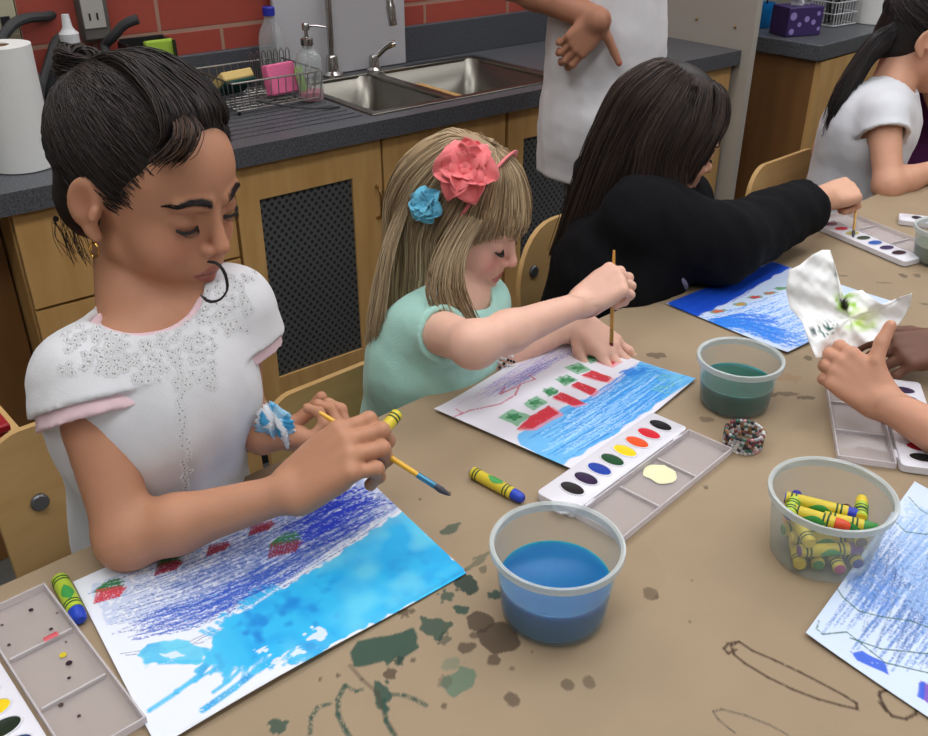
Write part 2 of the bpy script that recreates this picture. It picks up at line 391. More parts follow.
def carcass(parent, s0, s1, name='carcass', mt=M_wood):
    mb = MB(FK).span((s0, mC + 0.022, ZB), (s0 + .018, MW - .01, ZT)).span((s1 - .018, mC + 0.022, ZB), (s1, MW - .01, ZT)).span((s0, MW - .03, ZB), (s1, MW - .012, ZT)).span((s0, mC + 0.022, ZB), (s1, MW - .012, ZB + .018))
    part(name, mb, mt, parent); part('toe_kick', MB(FK).span((s0, mC + .07, 0.001), (s1, mC + .09, ZB)), M_black, parent)
cu = thing('base_cabinet', 'maple base cabinet with a top drawer at the left end of the counter', 'cabinet', KS * .55 + KM * 1.9, FK)
carcass(cu, 0.345, 0.765)
dw = part('drawer', MB(FK).span((0.347, mC, 0.58), (0.762, mC + .02, ZT)), M_wood, cu, bevel=0.001)
part('keyhole', MB(FK @ Matrix.Translation((0.418, mC - .0005, 0.742)) @ Matrix.Rotation(R(90), 4, 'X')).lathe([(0, 0), (.005, 0), (.005, .003), (0, .003)], 12), M_black, dw)
door(cu, 0.347, 0.762, ZB, 0.574)
cu = thing('base_cabinet', 'maple cabinet under the sink with two doors and brass handles, behind the blond child', 'cabinet', KS * 1.13 + KM * 1.9, FK)
carcass(cu, 0.767, 1.495)
door(cu, 0.769, 1.124, ZB, ZT, (0.82, 1.047, 0.265, 0.69), (1.108, 0.585, 0.66))
door(cu, 1.130, 1.49, ZB, ZT, (1.206, 1.43, 0.265, 0.69))
cu = thing('base_cabinet', 'maple cabinet at the right end of the counter, behind the person in white and black', 'cabinet', KS * 1.9 + KM * 1.9, FK)
carcass(cu, 1.497, 2.37)
door(cu, 1.50, 1.86, ZB, ZT, (1.552, 1.80, 0.265, 0.69)); door(cu, 1.865, 2.365, ZB, ZT, None, (1.90, .585, .66))
# knee space left of the drawers: shade coloured into a brown panel
kp = thing('shade_panel', 'recessed panel left of the drawer cabinet, coloured dark brown for the shade there', 'panel', KS * .1 + KM * 1.9, FK)
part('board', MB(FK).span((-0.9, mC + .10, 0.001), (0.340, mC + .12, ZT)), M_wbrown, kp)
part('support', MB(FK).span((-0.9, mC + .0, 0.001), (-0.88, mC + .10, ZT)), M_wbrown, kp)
# tall white end panel on the counter
ep = thing('partition_panel', 'tall pale grey partition panel standing at the right end of the counter', 'partition', KS * 2.38 + KM * 1.9 + V(0, 0, .001), FK)
part('panel', MB(FK).span((2.378, 1.655, 0.001), (2.402, MW, 1.75)), mat('pale panel', (172, 166, 154), 0.55, var=.05, scale=4), ep, bevel=0.001)
mb = MB(FK)
for (mm, zz) in ((1.72, .87), (1.86, .875), (1.76, .98), (1.75, 1.2)): mb.ball((2.377, mm, zz), .0045, 8, 6)
part('screw_cap', mb, M_brass, ep)
# outlet
ou = thing('wall_outlet', 'grey electrical outlet box on the red wall at the upper left', 'outlet', KS * .66 + KM * MW + V(0, 0, 1.0), FK)
os_, oz_ = kplane(92, 3, MW - .03)
part('box', MB(FK).span((os_ - .030, MW - .035, oz_ - .075), (os_ + .030, MW, oz_ + .12)), mat('grey box', (84, 80, 74), .6), ou, bevel=.004)
mb = MB(FK)
for dz in (-.025, .02, .07): mb.add([(x, MW - .037, z) for x, z in rrect(.036, .034, .012, 4, os_ - .004, oz_ + dz)], [tuple(range(24))[::-1]])
mbp = MB(FK)
mbp.span((os_ - .027, MW - .038, oz_ - .05), (os_ + .02, MW - .035, oz_ + .095)); fpl = part('face_plate', mbp, mat('light outlet', (160, 156, 148), .4), ou, bevel=.001)
mb = MB(FK)
for dz in (-.025, .02, .07):
    for dx in (-.010, .006): part('slot', MB(FK).span((os_ + dx - .0045, MW - .0395, oz_ + dz - .008), (os_ + dx - .001, MW - .0375, oz_ + dz + .006)), M_black, fpl)
sw = thing('wall_switch', 'small black switch on the beige pier at the top left corner', 'switch', KS * .4 + KM * (MW - .03) + V(0, 0, 1.0), FK)
ss, sz = kplane(5, 20, MW - .03)
part('plate', MB(FK).span((ss - .022, MW - .035, sz - .03), (ss + .022, MW - .030, sz + .04)), mat('beige plate', (165, 158, 134), .5), sw, bevel=.001)
part('button', MB(FK).span((ss - .010, MW - .040, sz - .012), (ss + .008, MW - .034, sz + .008)), M_black, sw, bevel=.001)
# ---- far cabinets on the right
A, B, C_ = on(756, 36, CZ), on(822, 46, CZ), on(868, 34, CZ)
dAB = (B - A).normalized(); dBC = (C_ - B).normalized(); nB = V(-dAB.y, dAB.x, 0)
if nB.dot(dBC) < 0: nB = -nB
A2 = A - dAB * .25; C2 = B + dBC * 1.3; D2 = A2 + dBC * 1.3
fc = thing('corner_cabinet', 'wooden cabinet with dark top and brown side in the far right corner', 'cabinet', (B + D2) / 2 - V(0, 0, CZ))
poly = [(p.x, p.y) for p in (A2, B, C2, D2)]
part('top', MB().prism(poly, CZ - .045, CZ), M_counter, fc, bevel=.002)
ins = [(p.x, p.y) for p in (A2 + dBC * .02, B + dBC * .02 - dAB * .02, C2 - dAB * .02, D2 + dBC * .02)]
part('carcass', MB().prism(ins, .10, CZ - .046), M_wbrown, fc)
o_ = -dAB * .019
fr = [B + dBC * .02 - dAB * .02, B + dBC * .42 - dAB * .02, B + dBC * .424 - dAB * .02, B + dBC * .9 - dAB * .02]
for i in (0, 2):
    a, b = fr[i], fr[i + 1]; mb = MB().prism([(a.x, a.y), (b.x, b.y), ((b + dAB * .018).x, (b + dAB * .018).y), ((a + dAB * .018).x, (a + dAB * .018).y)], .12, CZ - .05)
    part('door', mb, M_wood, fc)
# ---- ceiling lights (real fixtures)
M_lamp = mat('lamp diffuser', (255, 255, 255), .5, emit=((250, 251, 255), 9.0))
k = 0
for (s_, m_) in ((0.2, 0.2), (1.8, 0.2), (3.4, 0.2), (0.2, 1.5), (1.8, 1.5), (3.4, 1.5), (-1.4, .2), (0.2, -1.5), (1.8, -1.5)):
    cl = thing('ceiling_light', 'white rectangular fluorescent ceiling light above the art room', 'ceiling light', KS * s_ + KM * m_ + V(0, 0, RZ), FK, group='ceiling lights')
    mb = MB(FK)
    for (a, b, c, d) in ((-.62, .62, -.32, -.29), (-.62, .62, .29, .32), (-.62, -.59, -.29, .29), (.59, .62, -.29, .29)): mb.span((s_ + a, m_ + c, RZ - .05), (s_ + b, m_ + d, RZ - .001))
    part('frame', mb, M_white, cl); part('diffuser', MB(FK).span((s_ - .59, m_ - .29, RZ - .04), (s_ + .59, m_ + .29, RZ - .03)), M_lamp, cl)
# ---- chairs
def chair(label, u, n, zt, w=.37, h=.24, rad=.06, seat=.36, tilt=6, rz=0, bolts=True):
    base = TU * u + TN * n
    fr_ = Matrix.Translation(base) @ Matrix.Rotation(TA + R(rz), 4, 'Z')
    c = thing('plywood_chair', label, 'chair', base, Matrix.Rotation(TA + R(rz), 4, 'Z'))
    TB = fr_ @ Matrix.Translation((0, 0, zt - h)) @ Matrix.Rotation(R(-tilt), 4, 'X')
    rr = rrect(w, h, rad, 8, 0, h / 2); nn = len(rr)
    def bend(x, z, y): return (x, y - .02 * (2 * x / w) ** 2, z)
    vs = [bend(x, z, 0.0) for x, z in rr] + [bend(x, z, .011) for x, z in rr]
    mb = MB(TB); rings = 6; vs = []; fs = []
    for side, y in ((0, 0.0), (1, .011)):
        for q in range(rings):
            f = 1 - q / rings
            vs += [bend(x * f, h / 2 + (z - h / 2) * f, y) for x, z in rr]
        vs.append(bend(0, h / 2, y))
        o = side * (rings * nn + 1)
        for q in range(rings - 1):
            for i in range(nn):
                f_ = (o + q * nn + i, o + q * nn + (i + 1) % nn, o + (q + 1) * nn + (i + 1) % nn, o + (q + 1) * nn + i); fs.append(f_ if side == 0 else f_[::-1])
        for i in range(nn):
            f_ = (o + (rings - 1) * nn + i, o + (rings - 1) * nn + (i + 1) % nn, o + rings * nn); fs.append(f_ if side == 0 else f_[::-1])
    o = rings * nn + 1
    for i in range(nn): fs.append((i, o + i, o + (i + 1) % nn, (i + 1) % nn))
    mb.add(vs, fs); bk = part('backrest', mb, M_wood2, c)
    for sx in (-1, 1):
        part('bolt', MB(TB @ Matrix.Translation((sx * .12 * w / .34, -.012, h * .68)) @ Matrix.Rotation(R(90), 4, 'X')).lathe([(.0, -.006), (.011, -.006), (.011, .002), (.009, .004), (0, .004)], 16), M_metalg, bk)
    st = MB(fr_).grid(lambda a, b: ((a - .5) * w, -.36 * b - .02 + (.0), seat + .012 - .02 * math.sin(math.pi * b) * 0.5 - (.015 * max(0, b - .8) / .2)), 12, 12)
    part('seat', st, M_wood2, c, solid=.012, bevel=.003)
    for sx in (-1, 1):
        part('frame', MB(fr_).tube([(sx * .11, .028, zt - .10), (sx * .11, .018, zt - h + .0), (sx * .11, .006, seat + .03), (sx * .11, -.02, seat - .014), (sx * .11, -.34, seat - .014)], .009, 8), M_metalg, c)
        part('leg', MB(fr_).tube([(sx * .14, -.05, seat - .02), (sx * .17, .04, .012)], .010, 8), M_metalg, c)
        part('leg', MB(fr_).tube([(sx * .14, -.31, seat - .02), (sx * .17, -.36, .012)], .010, 8), M_metalg, c)
    return c
chair('plywood chair with a round bolt under the child in the lace top', .335, 1.0, .735, w=.34, h=.30, rad=.05, seat=.37)
chair('low plywood chair behind the blond child in mint green', .695, 0.985, .655, w=.36, h=.26, rad=.05, seat=.35)
chair('plywood chair with a rounded backrest beside the person in black', 1.235, 1.07, .735, w=.30, h=.25, rad=.115, seat=.38)
chair('plywood chair of the ponytailed child in white at the far end', 1.97, 1.06, .70, w=.36, h=.24, rad=.09, seat=.37)
# red box on a small wooden crate at the left edge
p = tp(6, 428, 1.30); CRT = FT @ Matrix.Translation((p.dot(TU) - .10, 1.30, 0)); zc = p.z
cr = thing('wooden_crate', 'pale slatted wooden stand at the far left edge behind the plywood chair', 'crate', TU * (p.dot(TU) - .10) + TN * 1.30, FT)
for i in range(5): part('slat', MB(CRT).span((-.10 + i * .045, -.12, zc - .014), (-.10 + i * .045 + .036, .12, zc)), mat('pale wood', (205, 170, 110), .6), cr, bevel=.002)
for a in (-.09, .09):
    for b in (-.10, .10): part('leg', MB(CRT).span((a - .01, b - .01, .001), (a + .01, b + .01, zc - .014)), MATS['pale wood'], cr)
rb = thing('red_box', 'dark red box lying on the slatted stand at the far left edge', 'box', TU * (p.dot(TU) - .12) + TN * 1.34 + V(0, 0, zc + .001), FT)
part('body', MB(CRT).span((-.08, -.09, zc + .001), (.085, .10, zc + .045)), mat('red plastic', (150, 22, 34), .4), rb, bevel=.004); part('lid', MB(CRT).span((-.083, -.093, zc + .046), (.088, .103, zc + .058)), MATS['red plastic'], rb, bevel=.003)
# ------------------------------------------------------------------ table and its paper
TZ = 0.72
U0, U1, N0 = -0.75, 3.0, -0.10
def uv_on(px, py, z=TZ): p = on(px, py, z); return p.dot(TU), p.dot(TN)
tt = thing('classroom_table', 'long classroom table under the brown paper', 'table', TU * 1.0 + TN * .34, FT)
part('tabletop', MB(FT).span((U0, N0, TZ - .032), (U1, TEDGE - .004, TZ - .0045)), M_wood, tt, bevel=.003)
for a in (U0 + .12, 1.1, U1 - .12):
    for b in (N0 + .1, TEDGE - .35): part('leg', MB(FT @ Matrix.Translation((a, b, 0))).tube([(0, 0, 0.001), (0, 0, TZ - .033)], .022, 12), M_metalg, tt)
M_kraft = mat('kraft paper', attr='Col', rough=.62, var=.09, scale=9, bump=.12, bscale=22, spec=.3)
near = np.arange(-0.10, 1.75, .0015)
xs = np.concatenate([np.linspace(U0, -0.103, 20), near, np.linspace(1.76, U1, 40)])
ys = np.concatenate([np.linspace(N0, 0.10, 8), np.arange(0.105, TEDGE - .0005, .0015), [TEDGE]])
cv = Canvas(xs, ys, (158, 138, 111))
GR = (38, 74, 62); GD = (30, 56, 46); BR = (88, 66, 46); DK = (70, 56, 42)
S = 1 / 1100.0     # metres per pixel in the near field
def blob(px, py, rx, ry, ang, col, a=1, rag=.25, seed=0):
    u, n = uv_on(px, py); k = (CAMZ - TZ) / -(ray(px, py).z) / FPX; cv.blob(u, n, rx * k, ry * k * 1.25, R(ang) - TA, col, a, rag, seed)
def line(pts, w, col, a=1, dry=0, seed=0):
    q = [uv_on(*p) for p in pts]; k = (CAMZ - TZ) / -(ray(*pts[0]).z) / FPX; cv.stroke(q, w * k, col, a, dry, seed, soft=.0016)
def spoly(pts, col, a=1, edge=.003, seed=0): cv.poly([uv_on(*p) for p in pts], col, a, edge, seed=seed, ns=70)
# wet brown and green stains round the blue tub
spoly([(346, 655), (358, 641), (380, 638), (400, 632), (417, 630), (419, 648), (411, 655), (404, 666), (397, 657), (388, 665), (380, 660), (350, 668)], GR, .92, .005, 3)
blob(390, 675, 7, 6, 0, DK, .8); blob(399, 662, 5, 5, 0, GD, .8); blob(413, 661, 3, 2.5, 0, DK, .7)
blob(480, 622, 13, 12, 20, DK, .85, .15, 1); blob(499, 638, 22, 16, -10, DK, .85, .2, 2); blob(466, 648, 10, 6, 10, DK, .75, .25, 3); blob(494, 661, 7, 6, 0, DK, .75, .2, 4); blob(474, 636, 5, 4, 0, DK, .7)
blob(512, 700, 7.5, 7, 0, DK, .7, .2, 5); blob(567, 685, 7, 6.5, 0, DK, .6, .15, 6); blob(589, 683, 6, 7, 0, DK, .55, .15, 7); blob(512, 669, 3, 2, 0, DK, .6); blob(444, 707, 3, 3, 0, DK, .7); blob(651, 594, 8, 7, 0, DK, .75, .15, 8)
blob(466, 585, 13, 10, 0, GD, .92, .4, 9); blob(446, 597, 8, 6, 60, GR, .8, .5, 10); blob(461, 610, 9, 5, -20, GR, .9, .4, 11); blob(495, 595, 7, 5, 20, GR, .9, .4, 12)
blob(434, 628, 14, 11, 35, GR, .85, .55, 13); blob(444, 640, 8, 5, 60, GD, .6, .5, 14); blob(452, 529, 11, 5, 40, GR, .75, .4, 15); blob(478, 562, 15, 4, 50, GR, .7, .5, 16); blob(483, 570, 5, 3.5, 50, GD, .7, .4, 17)
blob(458, 682, 13, 17, -40, (66, 112, 92), .7, .35, 18); blob(450, 664, 12, 6, 30, (84, 118, 98), .45, .5, 19); blob(445, 682, 7, 6, 0, DK, .35, .4, 20)
blob(383, 695, 8, 14, 10, GR, .9, .4, 21); blob(278, 728, 10, 8, 0, GR, .85, .4, 22)
line([(350, 666), (362, 680), (378, 694), (386, 720), (396, 736)], 4, DK, .5); line([(384, 700), (386, 722), (394, 736)], 4.5, GR, .85, .2)
line([(391, 695), (404, 696), (415, 700), (426, 706)], 5, GR, .7, .25, 2); line([(345, 686), (338, 700), (338, 715), (345, 730), (350, 738)], 5, GR, .85, .2, 3)
line([(345, 686), (356, 692), (362, 690)], 3.5, GR, .8, .2, 4); line([(330, 704), (318, 708), (311, 718), (310, 734)], 4.5, GR, .8, .3, 5)
for (x, y, r_) in ((404, 614, 5), (412, 612, 3), (320, 680, 2), (338, 676, 2), (700, 0, 0), (420, 500, 1.5), (532, 652, 1.5), (448, 494, 3), (706, 488, 2.5), (533, 404, 3), (692, 581, 1.2), (690, 622, 1.3)):
    if r_: blob(x, y, r_, r_, 0, DK, .7, .4, x)
# right and far stains
for (x, y, rx, ry, a) in ((656, 356, 9, 5, .8), (706, 420, 7, 4, .6), (760, 432, 6, 3, .7), (788, 394, 11, 3.5, .7), (772, 395, 5, 4, .8), (806, 398, 9, 3, .8), (903, 276, 4, 4, .8), (917, 276, 4, 4, .7), (884, 283, 8, 2, .5), (843, 276, 5, 2, .6), (717, 271, 5, 3, .5), (760, 430, 5, 3, .6), (895, 252, 12, 4, .4), (925, 304, 5, 2, .7), (745, 272, 4, 2, .4), (808, 358, 5, 4, .8)):
    blob(x, y, rx, ry, 0, DK, a * .8, .35, x)
blob(790, 378, 12, 8, 0, (150, 118, 88), .5, .4, 77); blob(560, 560, 90, 60, 0, (150, 128, 98), .25, .3, 5)
# crayon outlines drawn on the paper
BL = (62, 40, 24)
line([(739, 642), (752, 651), (775, 661), (800, 673), (825, 686), (845, 697), (856, 704), (857, 710), (840, 706), (818, 700), (792, 690), (768, 678), (745, 664), (734, 655), (731, 646), (739, 642), (728, 644), (724, 649), (728, 654), (736, 650)], 2.6, BL, .95, .12, 31)
line([(895, 688), (880, 693), (879, 696), (884, 708), (892, 717), (905, 720), (915, 715), (918, 704), (912, 690)], 3.2, BL, .95, .12, 32); line([(879, 703), (886, 712), (884, 706)], 2.6, BL, .9)
line([(788, 736), (770, 726), (745, 716), (722, 710), (713, 712), (718, 720), (735, 734)], 1.6, (52, 50, 48), .85, .12, 33)
def kz(X, Y):
    z = TZ + (vnoise(X * 6, Y * 6, 3) - .5) * .0012 + .0006
    return z
pr = cv.mesh('table_paper', lambda X, Y: kz(X, Y) * 1.0, M_kraft, Matrix.Identity(4))
pr.matrix_basis = FT
tag(pr, 'brown paper stained with paint covering the whole classroom table', 'table cover')
mb = MB(FT).grid(lambda a, b: (U0 + (U1 - U0) * a, TEDGE + .0015 * math.sin(b * math.pi), TZ + .0006 - .05 * b), 60, 3)
sk_ = part('paper_overhang', mb, mat('kraft edge', (158, 138, 111), .65, var=.08, scale=9), pr, solid=.0006)
# ------------------------------------------------------------------ paintings
M_paint = mat('painted paper', attr='Col', rough=.5, spec=.35, bump=.05, bscale=60)
def painting(corners, base, name, label, z=TZ + .0022, res=.0008, curl=None):
    """corners in photo order TL, TR, BR; the sheet is a true parallelogram on the table"""
    TL, TR, BRc = [on(*c, z) for c in corners]; ex = TR - TL; ey = BRc - TR; W, H = ex.length, ey.length
    exn = ex.normalized(); eyn = (ey - exn * ey.dot(exn)).normalized(); H = ey.dot(eyn); shear = ey.dot(exn) / H
    c = Canvas(np.arange(0, W, res), np.arange(0, H, res), base)
    def uv(px, py):
        p = on(px, py, z) - TL; b = p.dot(eyn); return (p.dot(exn) - shear * b, b)
    M = Matrix(((exn.x, eyn.x + 0 * shear, 0, TL.x), (exn.y, eyn.y, 0, TL.y), (0, 0, 1, z), (0, 0, 0, 1)))
    # the sheet keeps its (slight) shear so that its edges follow the photographed edges
    M = M @ Matrix(((1, shear, 0, 0), (0, 1, 0, 0), (0, 0, 1, 0), (0, 0, 0, 1)))
    def finish(fz=None):
        h, w = c.X.shape
        o = c.mesh(name, None, M_paint, Matrix.Identity(4)); me = o.data; n = h * w
        co = np.empty(n * 3, np.float32); me.vertices.foreach_get('co', co); co = co.reshape(-1, 3)
        if fz is not None: co[:, 2] = fz(co[:, 0] / W, co[:, 1] / H)
        co[:, 0] += shear * co[:, 1]; co[:, 1] *= -1                     # local frame: x along the top edge, y up the sheet
        me.vertices.foreach_set('co', co.ravel()); me.flip_normals(); me.update()
        ang = math.atan2(exn.y, exn.x); o.matrix_basis = Matrix.Translation(TL) @ Matrix.Rotation(ang, 4, 'Z')
        # eyn is to the right-hand side of exn (down the sheet) so local -y
        mods(o, solid=.0004, off=-1); return tag(o, label, 'painting')
    return c, uv, finish, W, H
def pl(uv, pts): return [uv(*p) for p in pts]
def scrib(c, uv, a, b, n, w, col, al, dry=.45, jit=3, seed=0, wav=2, cont=False, lenj=.2):
    """n near-parallel crayon strokes swept between polylines a and b (photo pixels)"""
    r_ = random.Random(seed)
    for i in range(n):
        f = (i + r_.random()) / n; l0 = r_.random() * lenj; l1 = 1 - r_.random() * lenj; pts = []
        m = 14
        for q in range(m + 1):
            t = l0 + (l1 - l0) * q / m; k = t * (len(a) - 1); i0 = min(int(k), len(a) - 2); ff = k - i0
            k_ = t * (len(b) - 1); j0 = min(int(k_), len(b) - 2); gg = k_ - j0
            ax = a[i0][0] * (1 - ff) + a[i0 + 1][0] * ff; ay = a[i0][1] * (1 - ff) + a[i0 + 1][1] * ff
            bx = b[j0][0] * (1 - gg) + b[j0 + 1][0] * gg; by = b[j0][1] * (1 - gg) + b[j0 + 1][1] * gg
            pts.append(uv(ax * (1 - f) + bx * f + r_.uniform(-.4, .4) * jit, ay * (1 - f) + by * f + math.sin(t * 6 + i) * wav * .5 + r_.uniform(-.3, .3) * jit))
        c.stroke(pts, w, col, al * r_.uniform(.6, 1), dry, seed + i)
WH = (226, 230, 238)
# 1: the foreground child's sheet
c, uv, fin, W, H = painting(((73, 583), (348, 461), (467, 574)), WH, 'painting', 'wet watercolour of a bright blue sea in front of the child in the lace top')
up = [(100, 605), (160, 585), (230, 548), (300, 515), (400, 490)]; lo = [(125, 640), (180, 632), (250, 606), (320, 565), (400, 515)]
c.poly(pl(uv, [(88, 592), (340, 468), (404, 508), (330, 560), (250, 600), (170, 620), (110, 625)]), (150, 172, 218), .45, .006, .35, seed=3)
c.poly(pl(uv, [(250, 540), (340, 468), (402, 508), (330, 548), (270, 580), (200, 600), (170, 590)]), (48, 90, 184), .45, .008, .4, seed=4)
scrib(c, uv, [(85, 595), (160, 560), (250, 520), (330, 480), (360, 470)], [(118, 638), (190, 628), (260, 602), (330, 560), (402, 512)], 120, .0014, (48, 88, 170), .75, .5, seed=1, lenj=.5)
scrib(c, uv, [(280, 530), (330, 505), (372, 492)], [(290, 560), (340, 540), (400, 508)], 40, .0022, (24, 60, 190), .9, .4, seed=9, lenj=.4)
scrib(c, uv, [(110, 636), (170, 606), (240, 585)], [(116, 645), (190, 632), (260, 600)], 30, .0016, (50, 90, 190), .8, .4, seed=19, lenj=.5)
scrib(c, uv, [(110, 655), (180, 645), (240, 622)], [(118, 660), (190, 650), (250, 622)], 3, .0009, (60, 66, 140), .8, .3, seed=29)
CY = (44, 180, 230)
rp = random.Random(8)
c.poly(pl(uv, [(212, 640), (228, 620), (252, 608), (275, 594), (330, 562), (405, 511), (470, 575), (400, 612), (322, 652), (300, 648), (285, 655), (262, 660), (240, 668), (220, 672), (205, 664)]), CY, 1, .0045, seed=11, ns=150)
for q in range(46):                                  # ragged brush ends fanning out of the wash
    t = rp.random(); x = 205 + 120 * t; y = 662 - 8 * t; L_ = rp.uniform(10, 26) * (1.3 - .6 * t); an = math.radians(rp.uniform(95, 150)); c.stroke([uv(x + 8, y - 14), uv(x, y), uv(x + L_ * math.cos(an), y + L_ * math.sin(an) * .8)], rp.uniform(.002, .007), CY, rp.uniform(.6, 1), .15, q, soft=.002)
for q in range(30):
    t = rp.random(); x = 214 + 60 * t; y = 640 - 50 * t; c.stroke([uv(x + 20, y + 8), uv(x - rp.uniform(2, 16), y - rp.uniform(-2, 7))], rp.uniform(.002, .006), CY, rp.uniform(.6, 1), .2, q + 50, soft=.002)
c.poly(pl(uv, [(138, 655), (150, 644), (180, 640), (208, 650), (198, 668), (170, 662), (145, 667)]), (84, 196, 228), .9, .003, seed=12, ns=150)
c.poly(pl(uv, [(158, 656), (176, 652), (186, 657), (170, 661)]), WH, .8, .002, seed=14, ns=150)
for a, b, w in (((200, 676), (150, 712), .005), ((262, 668), (204, 712), .007), ((212, 672), (176, 692), .003), ((215, 662), (160, 664), .004), ((240, 672), (214, 694), .004)): c.stroke([uv(*a), uv((a[0] + b[0]) / 2 + 2, (a[1] + b[1]) / 2), uv(*b)], w, (52, 182, 226), .9, .1, 3, soft=.002)
full = (slice(None), slice(None)); U_, V_ = c.X, c.Y
isw = (np.abs(c.c[..., 2] - lin(CY)[2]) < .2) & (c.c[..., 0] < .25) & (c.c[..., 2] > .55)
def tex(f, s_, seed): return vnoise(U_ * f, V_ * f * .8, seed) * .6 + vnoise(U_ * f * 2.3, V_ * f * 2, seed + 1) * .4
uc_, vc_ = uv(255, 640); near_ = np.exp(-(((U_ - uc_) / .085) ** 2 + ((V_ - vc_) / .05) ** 2))
c.mix(full, (14, 150, 222), isw * np.clip((tex(38, 1, 21) - .42) * 3, 0, 1) * (.35 + .55 * near_))
c.mix(full, (8, 120, 206), isw * np.clip((tex(70, 1, 31) - .58) * 4, 0, 1) * (.25 + .6 * near_))
c.mix(full, (110, 208, 232), isw * np.clip((tex(30, 1, 41) - .5) * 3, 0, 1) * (.75 - .6 * near_))
c.mix(full, (150, 206, 214), isw * np.clip((tex(14, 1, 51) - .58) * 4, 0, 1) * .5 * (1 - near_))
for (x, y, rx, ry) in ((278, 664, .007, .004), (318, 636, .009, .007), (270, 690, .008, .004), (262, 652, .005, .003), (300, 655, .006, .003), (250, 688, .006, .003)):
    u_, v_ = uv(x, y); c.blob(u_, v_, rx, ry, .4, WH, .8, .8, x)
c.stroke(pl(uv, [(200, 628), (250, 608), (300, 576), (345, 546), (404, 506)]), .003, WH, .75, .45, 7, soft=.002)
scrib(c, uv, [(270, 535), (330, 500), (375, 488)], [(280, 552), (335, 528), (400, 500)], 22, .003, (16, 52, 190), .9, .3, seed=99, lenj=.6, jit=6, wav=6)
scrib(c, uv, [(120, 620), (200, 600), (280, 560), (360, 520)], [(120, 640), (200, 620), (280, 585), (390, 515)], 34, .0018, (36, 84, 190), .85, .32, seed=109, lenj=.7, jit=5, wav=5)
def fish(x, y, r_, g, dx=0):
    scrib(c, uv, [(x - r_, y), (x, y - r_ * .7), (x + r_, y - r_ * .8)], [(x - r_, y + 2), (x, y - 1), (x + r_, y - 3)], 16, .0016, (34, 120, 62), .9, .3, seed=int(x)) if g else None
    for q in range(9):
        xx = x - r_ * .8 + q * r_ * .2; c.stroke(pl(uv, [(xx, y - 1 - q * .5), (xx - 3, y + r_ * .8 - q * .8), (xx + 4, y + r_ * .1 - q * .6)]), .0022, (140, 28, 52) if not dx else (206, 44, 60), .9, .25, q)
fish(285, 546, 16, 1); fish(110, 592, 15, 1, 1); fish(169, 566, 13, 1); fish(219, 548, 11, 0); fish(262, 527, 12, 0)
fin(lambda u, v: .0015 + .0025 * np.sin(u * 5) * (v > .98) + .002 * v ** 8)
# 2: the blond child's sheet
c, uv, fin, W, H = painting(((434, 412), (560, 334), (696, 381)), (222, 220, 228), 'painting', 'painting of red and green stripes over blue waves under the blond child\'s brush')
c.poly(pl(uv, [(520, 436), (560, 408), (610, 392), (640, 362), (696, 381), (560, 470), (520, 448)]), (104, 178, 228), 1, .003, .0, seed=1)
for q, (a, b) in enumerate((((530, 430), (690, 372)), ((545, 448), (680, 385)), ((556, 462), (650, 400)))): pass
scrib(c, uv, [(522, 438), (580, 404), (636, 366), (660, 370)], [(560, 468), (620, 430), (670, 395), (692, 381)], 70, .0026, (34, 132, 214), .7, .36, seed=3, lenj=.4)
scrib(c, uv, [(522, 440), (580, 408), (640, 372)], [(558, 466), (620, 428), (688, 380)], 26, .002, (180, 214, 238), .7, .4, seed=5, lenj=.5)
scrib(c, uv, [(655, 372), (670, 376), (688, 380)], [(650, 392), (660, 394), (670, 394)], 10, .002, (120, 190, 90), .6, .5, seed=6)
c.blob(*uv(632, 373), .017, .007, .5, (28, 122, 210), .85, .5, 7)
scrib(c, uv, [(445, 412), (500, 378), (560, 345)], [(490, 400), (530, 378), (590, 345)], 26, .0022, (206, 172, 212), .4, .5, seed=8, lenj=.5)
scrib(c, uv, [(480, 400), (530, 370), (575, 345)], [(500, 398), (540, 372), (580, 350)], 18, .002, (104, 110, 200), .55, .5, seed=9, lenj=.4)
scrib(c, uv, [(478, 392), (510, 372), (555, 348)], [(486, 398), (520, 376), (560, 352)], 8, .002, (150, 140, 214), .5, .4, seed=10)
c.stroke(pl(uv, [(455, 420), (470, 412), (500, 405), (515, 396), (520, 385), (535, 380), (530, 376)]), .0028, (196, 64, 100), .8, .3, 3); c.stroke(pl(uv, [(520, 386), (500, 395), (505, 388)]), .0025, (196, 50, 80), .8, .2, 3); c.stroke(pl(uv, [(455, 420), (462, 415), (456, 411)]), .003, (210, 110, 140), .7, .3, 3)
for q, pp in enumerate((((498, 419), (512, 409), (530, 417), (517, 428)), ((523, 404), (536, 397), (548, 403), (533, 412)), ((542, 392), (551, 387), (559, 394), (549, 398)), ((554, 380), (567, 375), (578, 381), (565, 387)), ((565, 368), (578, 363), (591, 370), (578, 375)), ((580, 357), (595, 352), (607, 359), (591, 365)))):
    c.poly(pl(uv, pp), (92, 168, 118), .8, .0016, .05, seed=q, ns=110); cx_, cy_ = sum(z[0] for z in pp) / 4, sum(z[1] for z in pp) / 4; c.blob(*uv(cx_, cy_), .0085, .0055, .5, (38, 126, 70), .85, .5, q + 5)
    for z in range(5): c.blob(*uv(cx_ + (z - 2) * 3, cy_ + (z % 3 - 1) * 3), .0022, .0018, 0, (22, 96, 52), .7, .5, z)
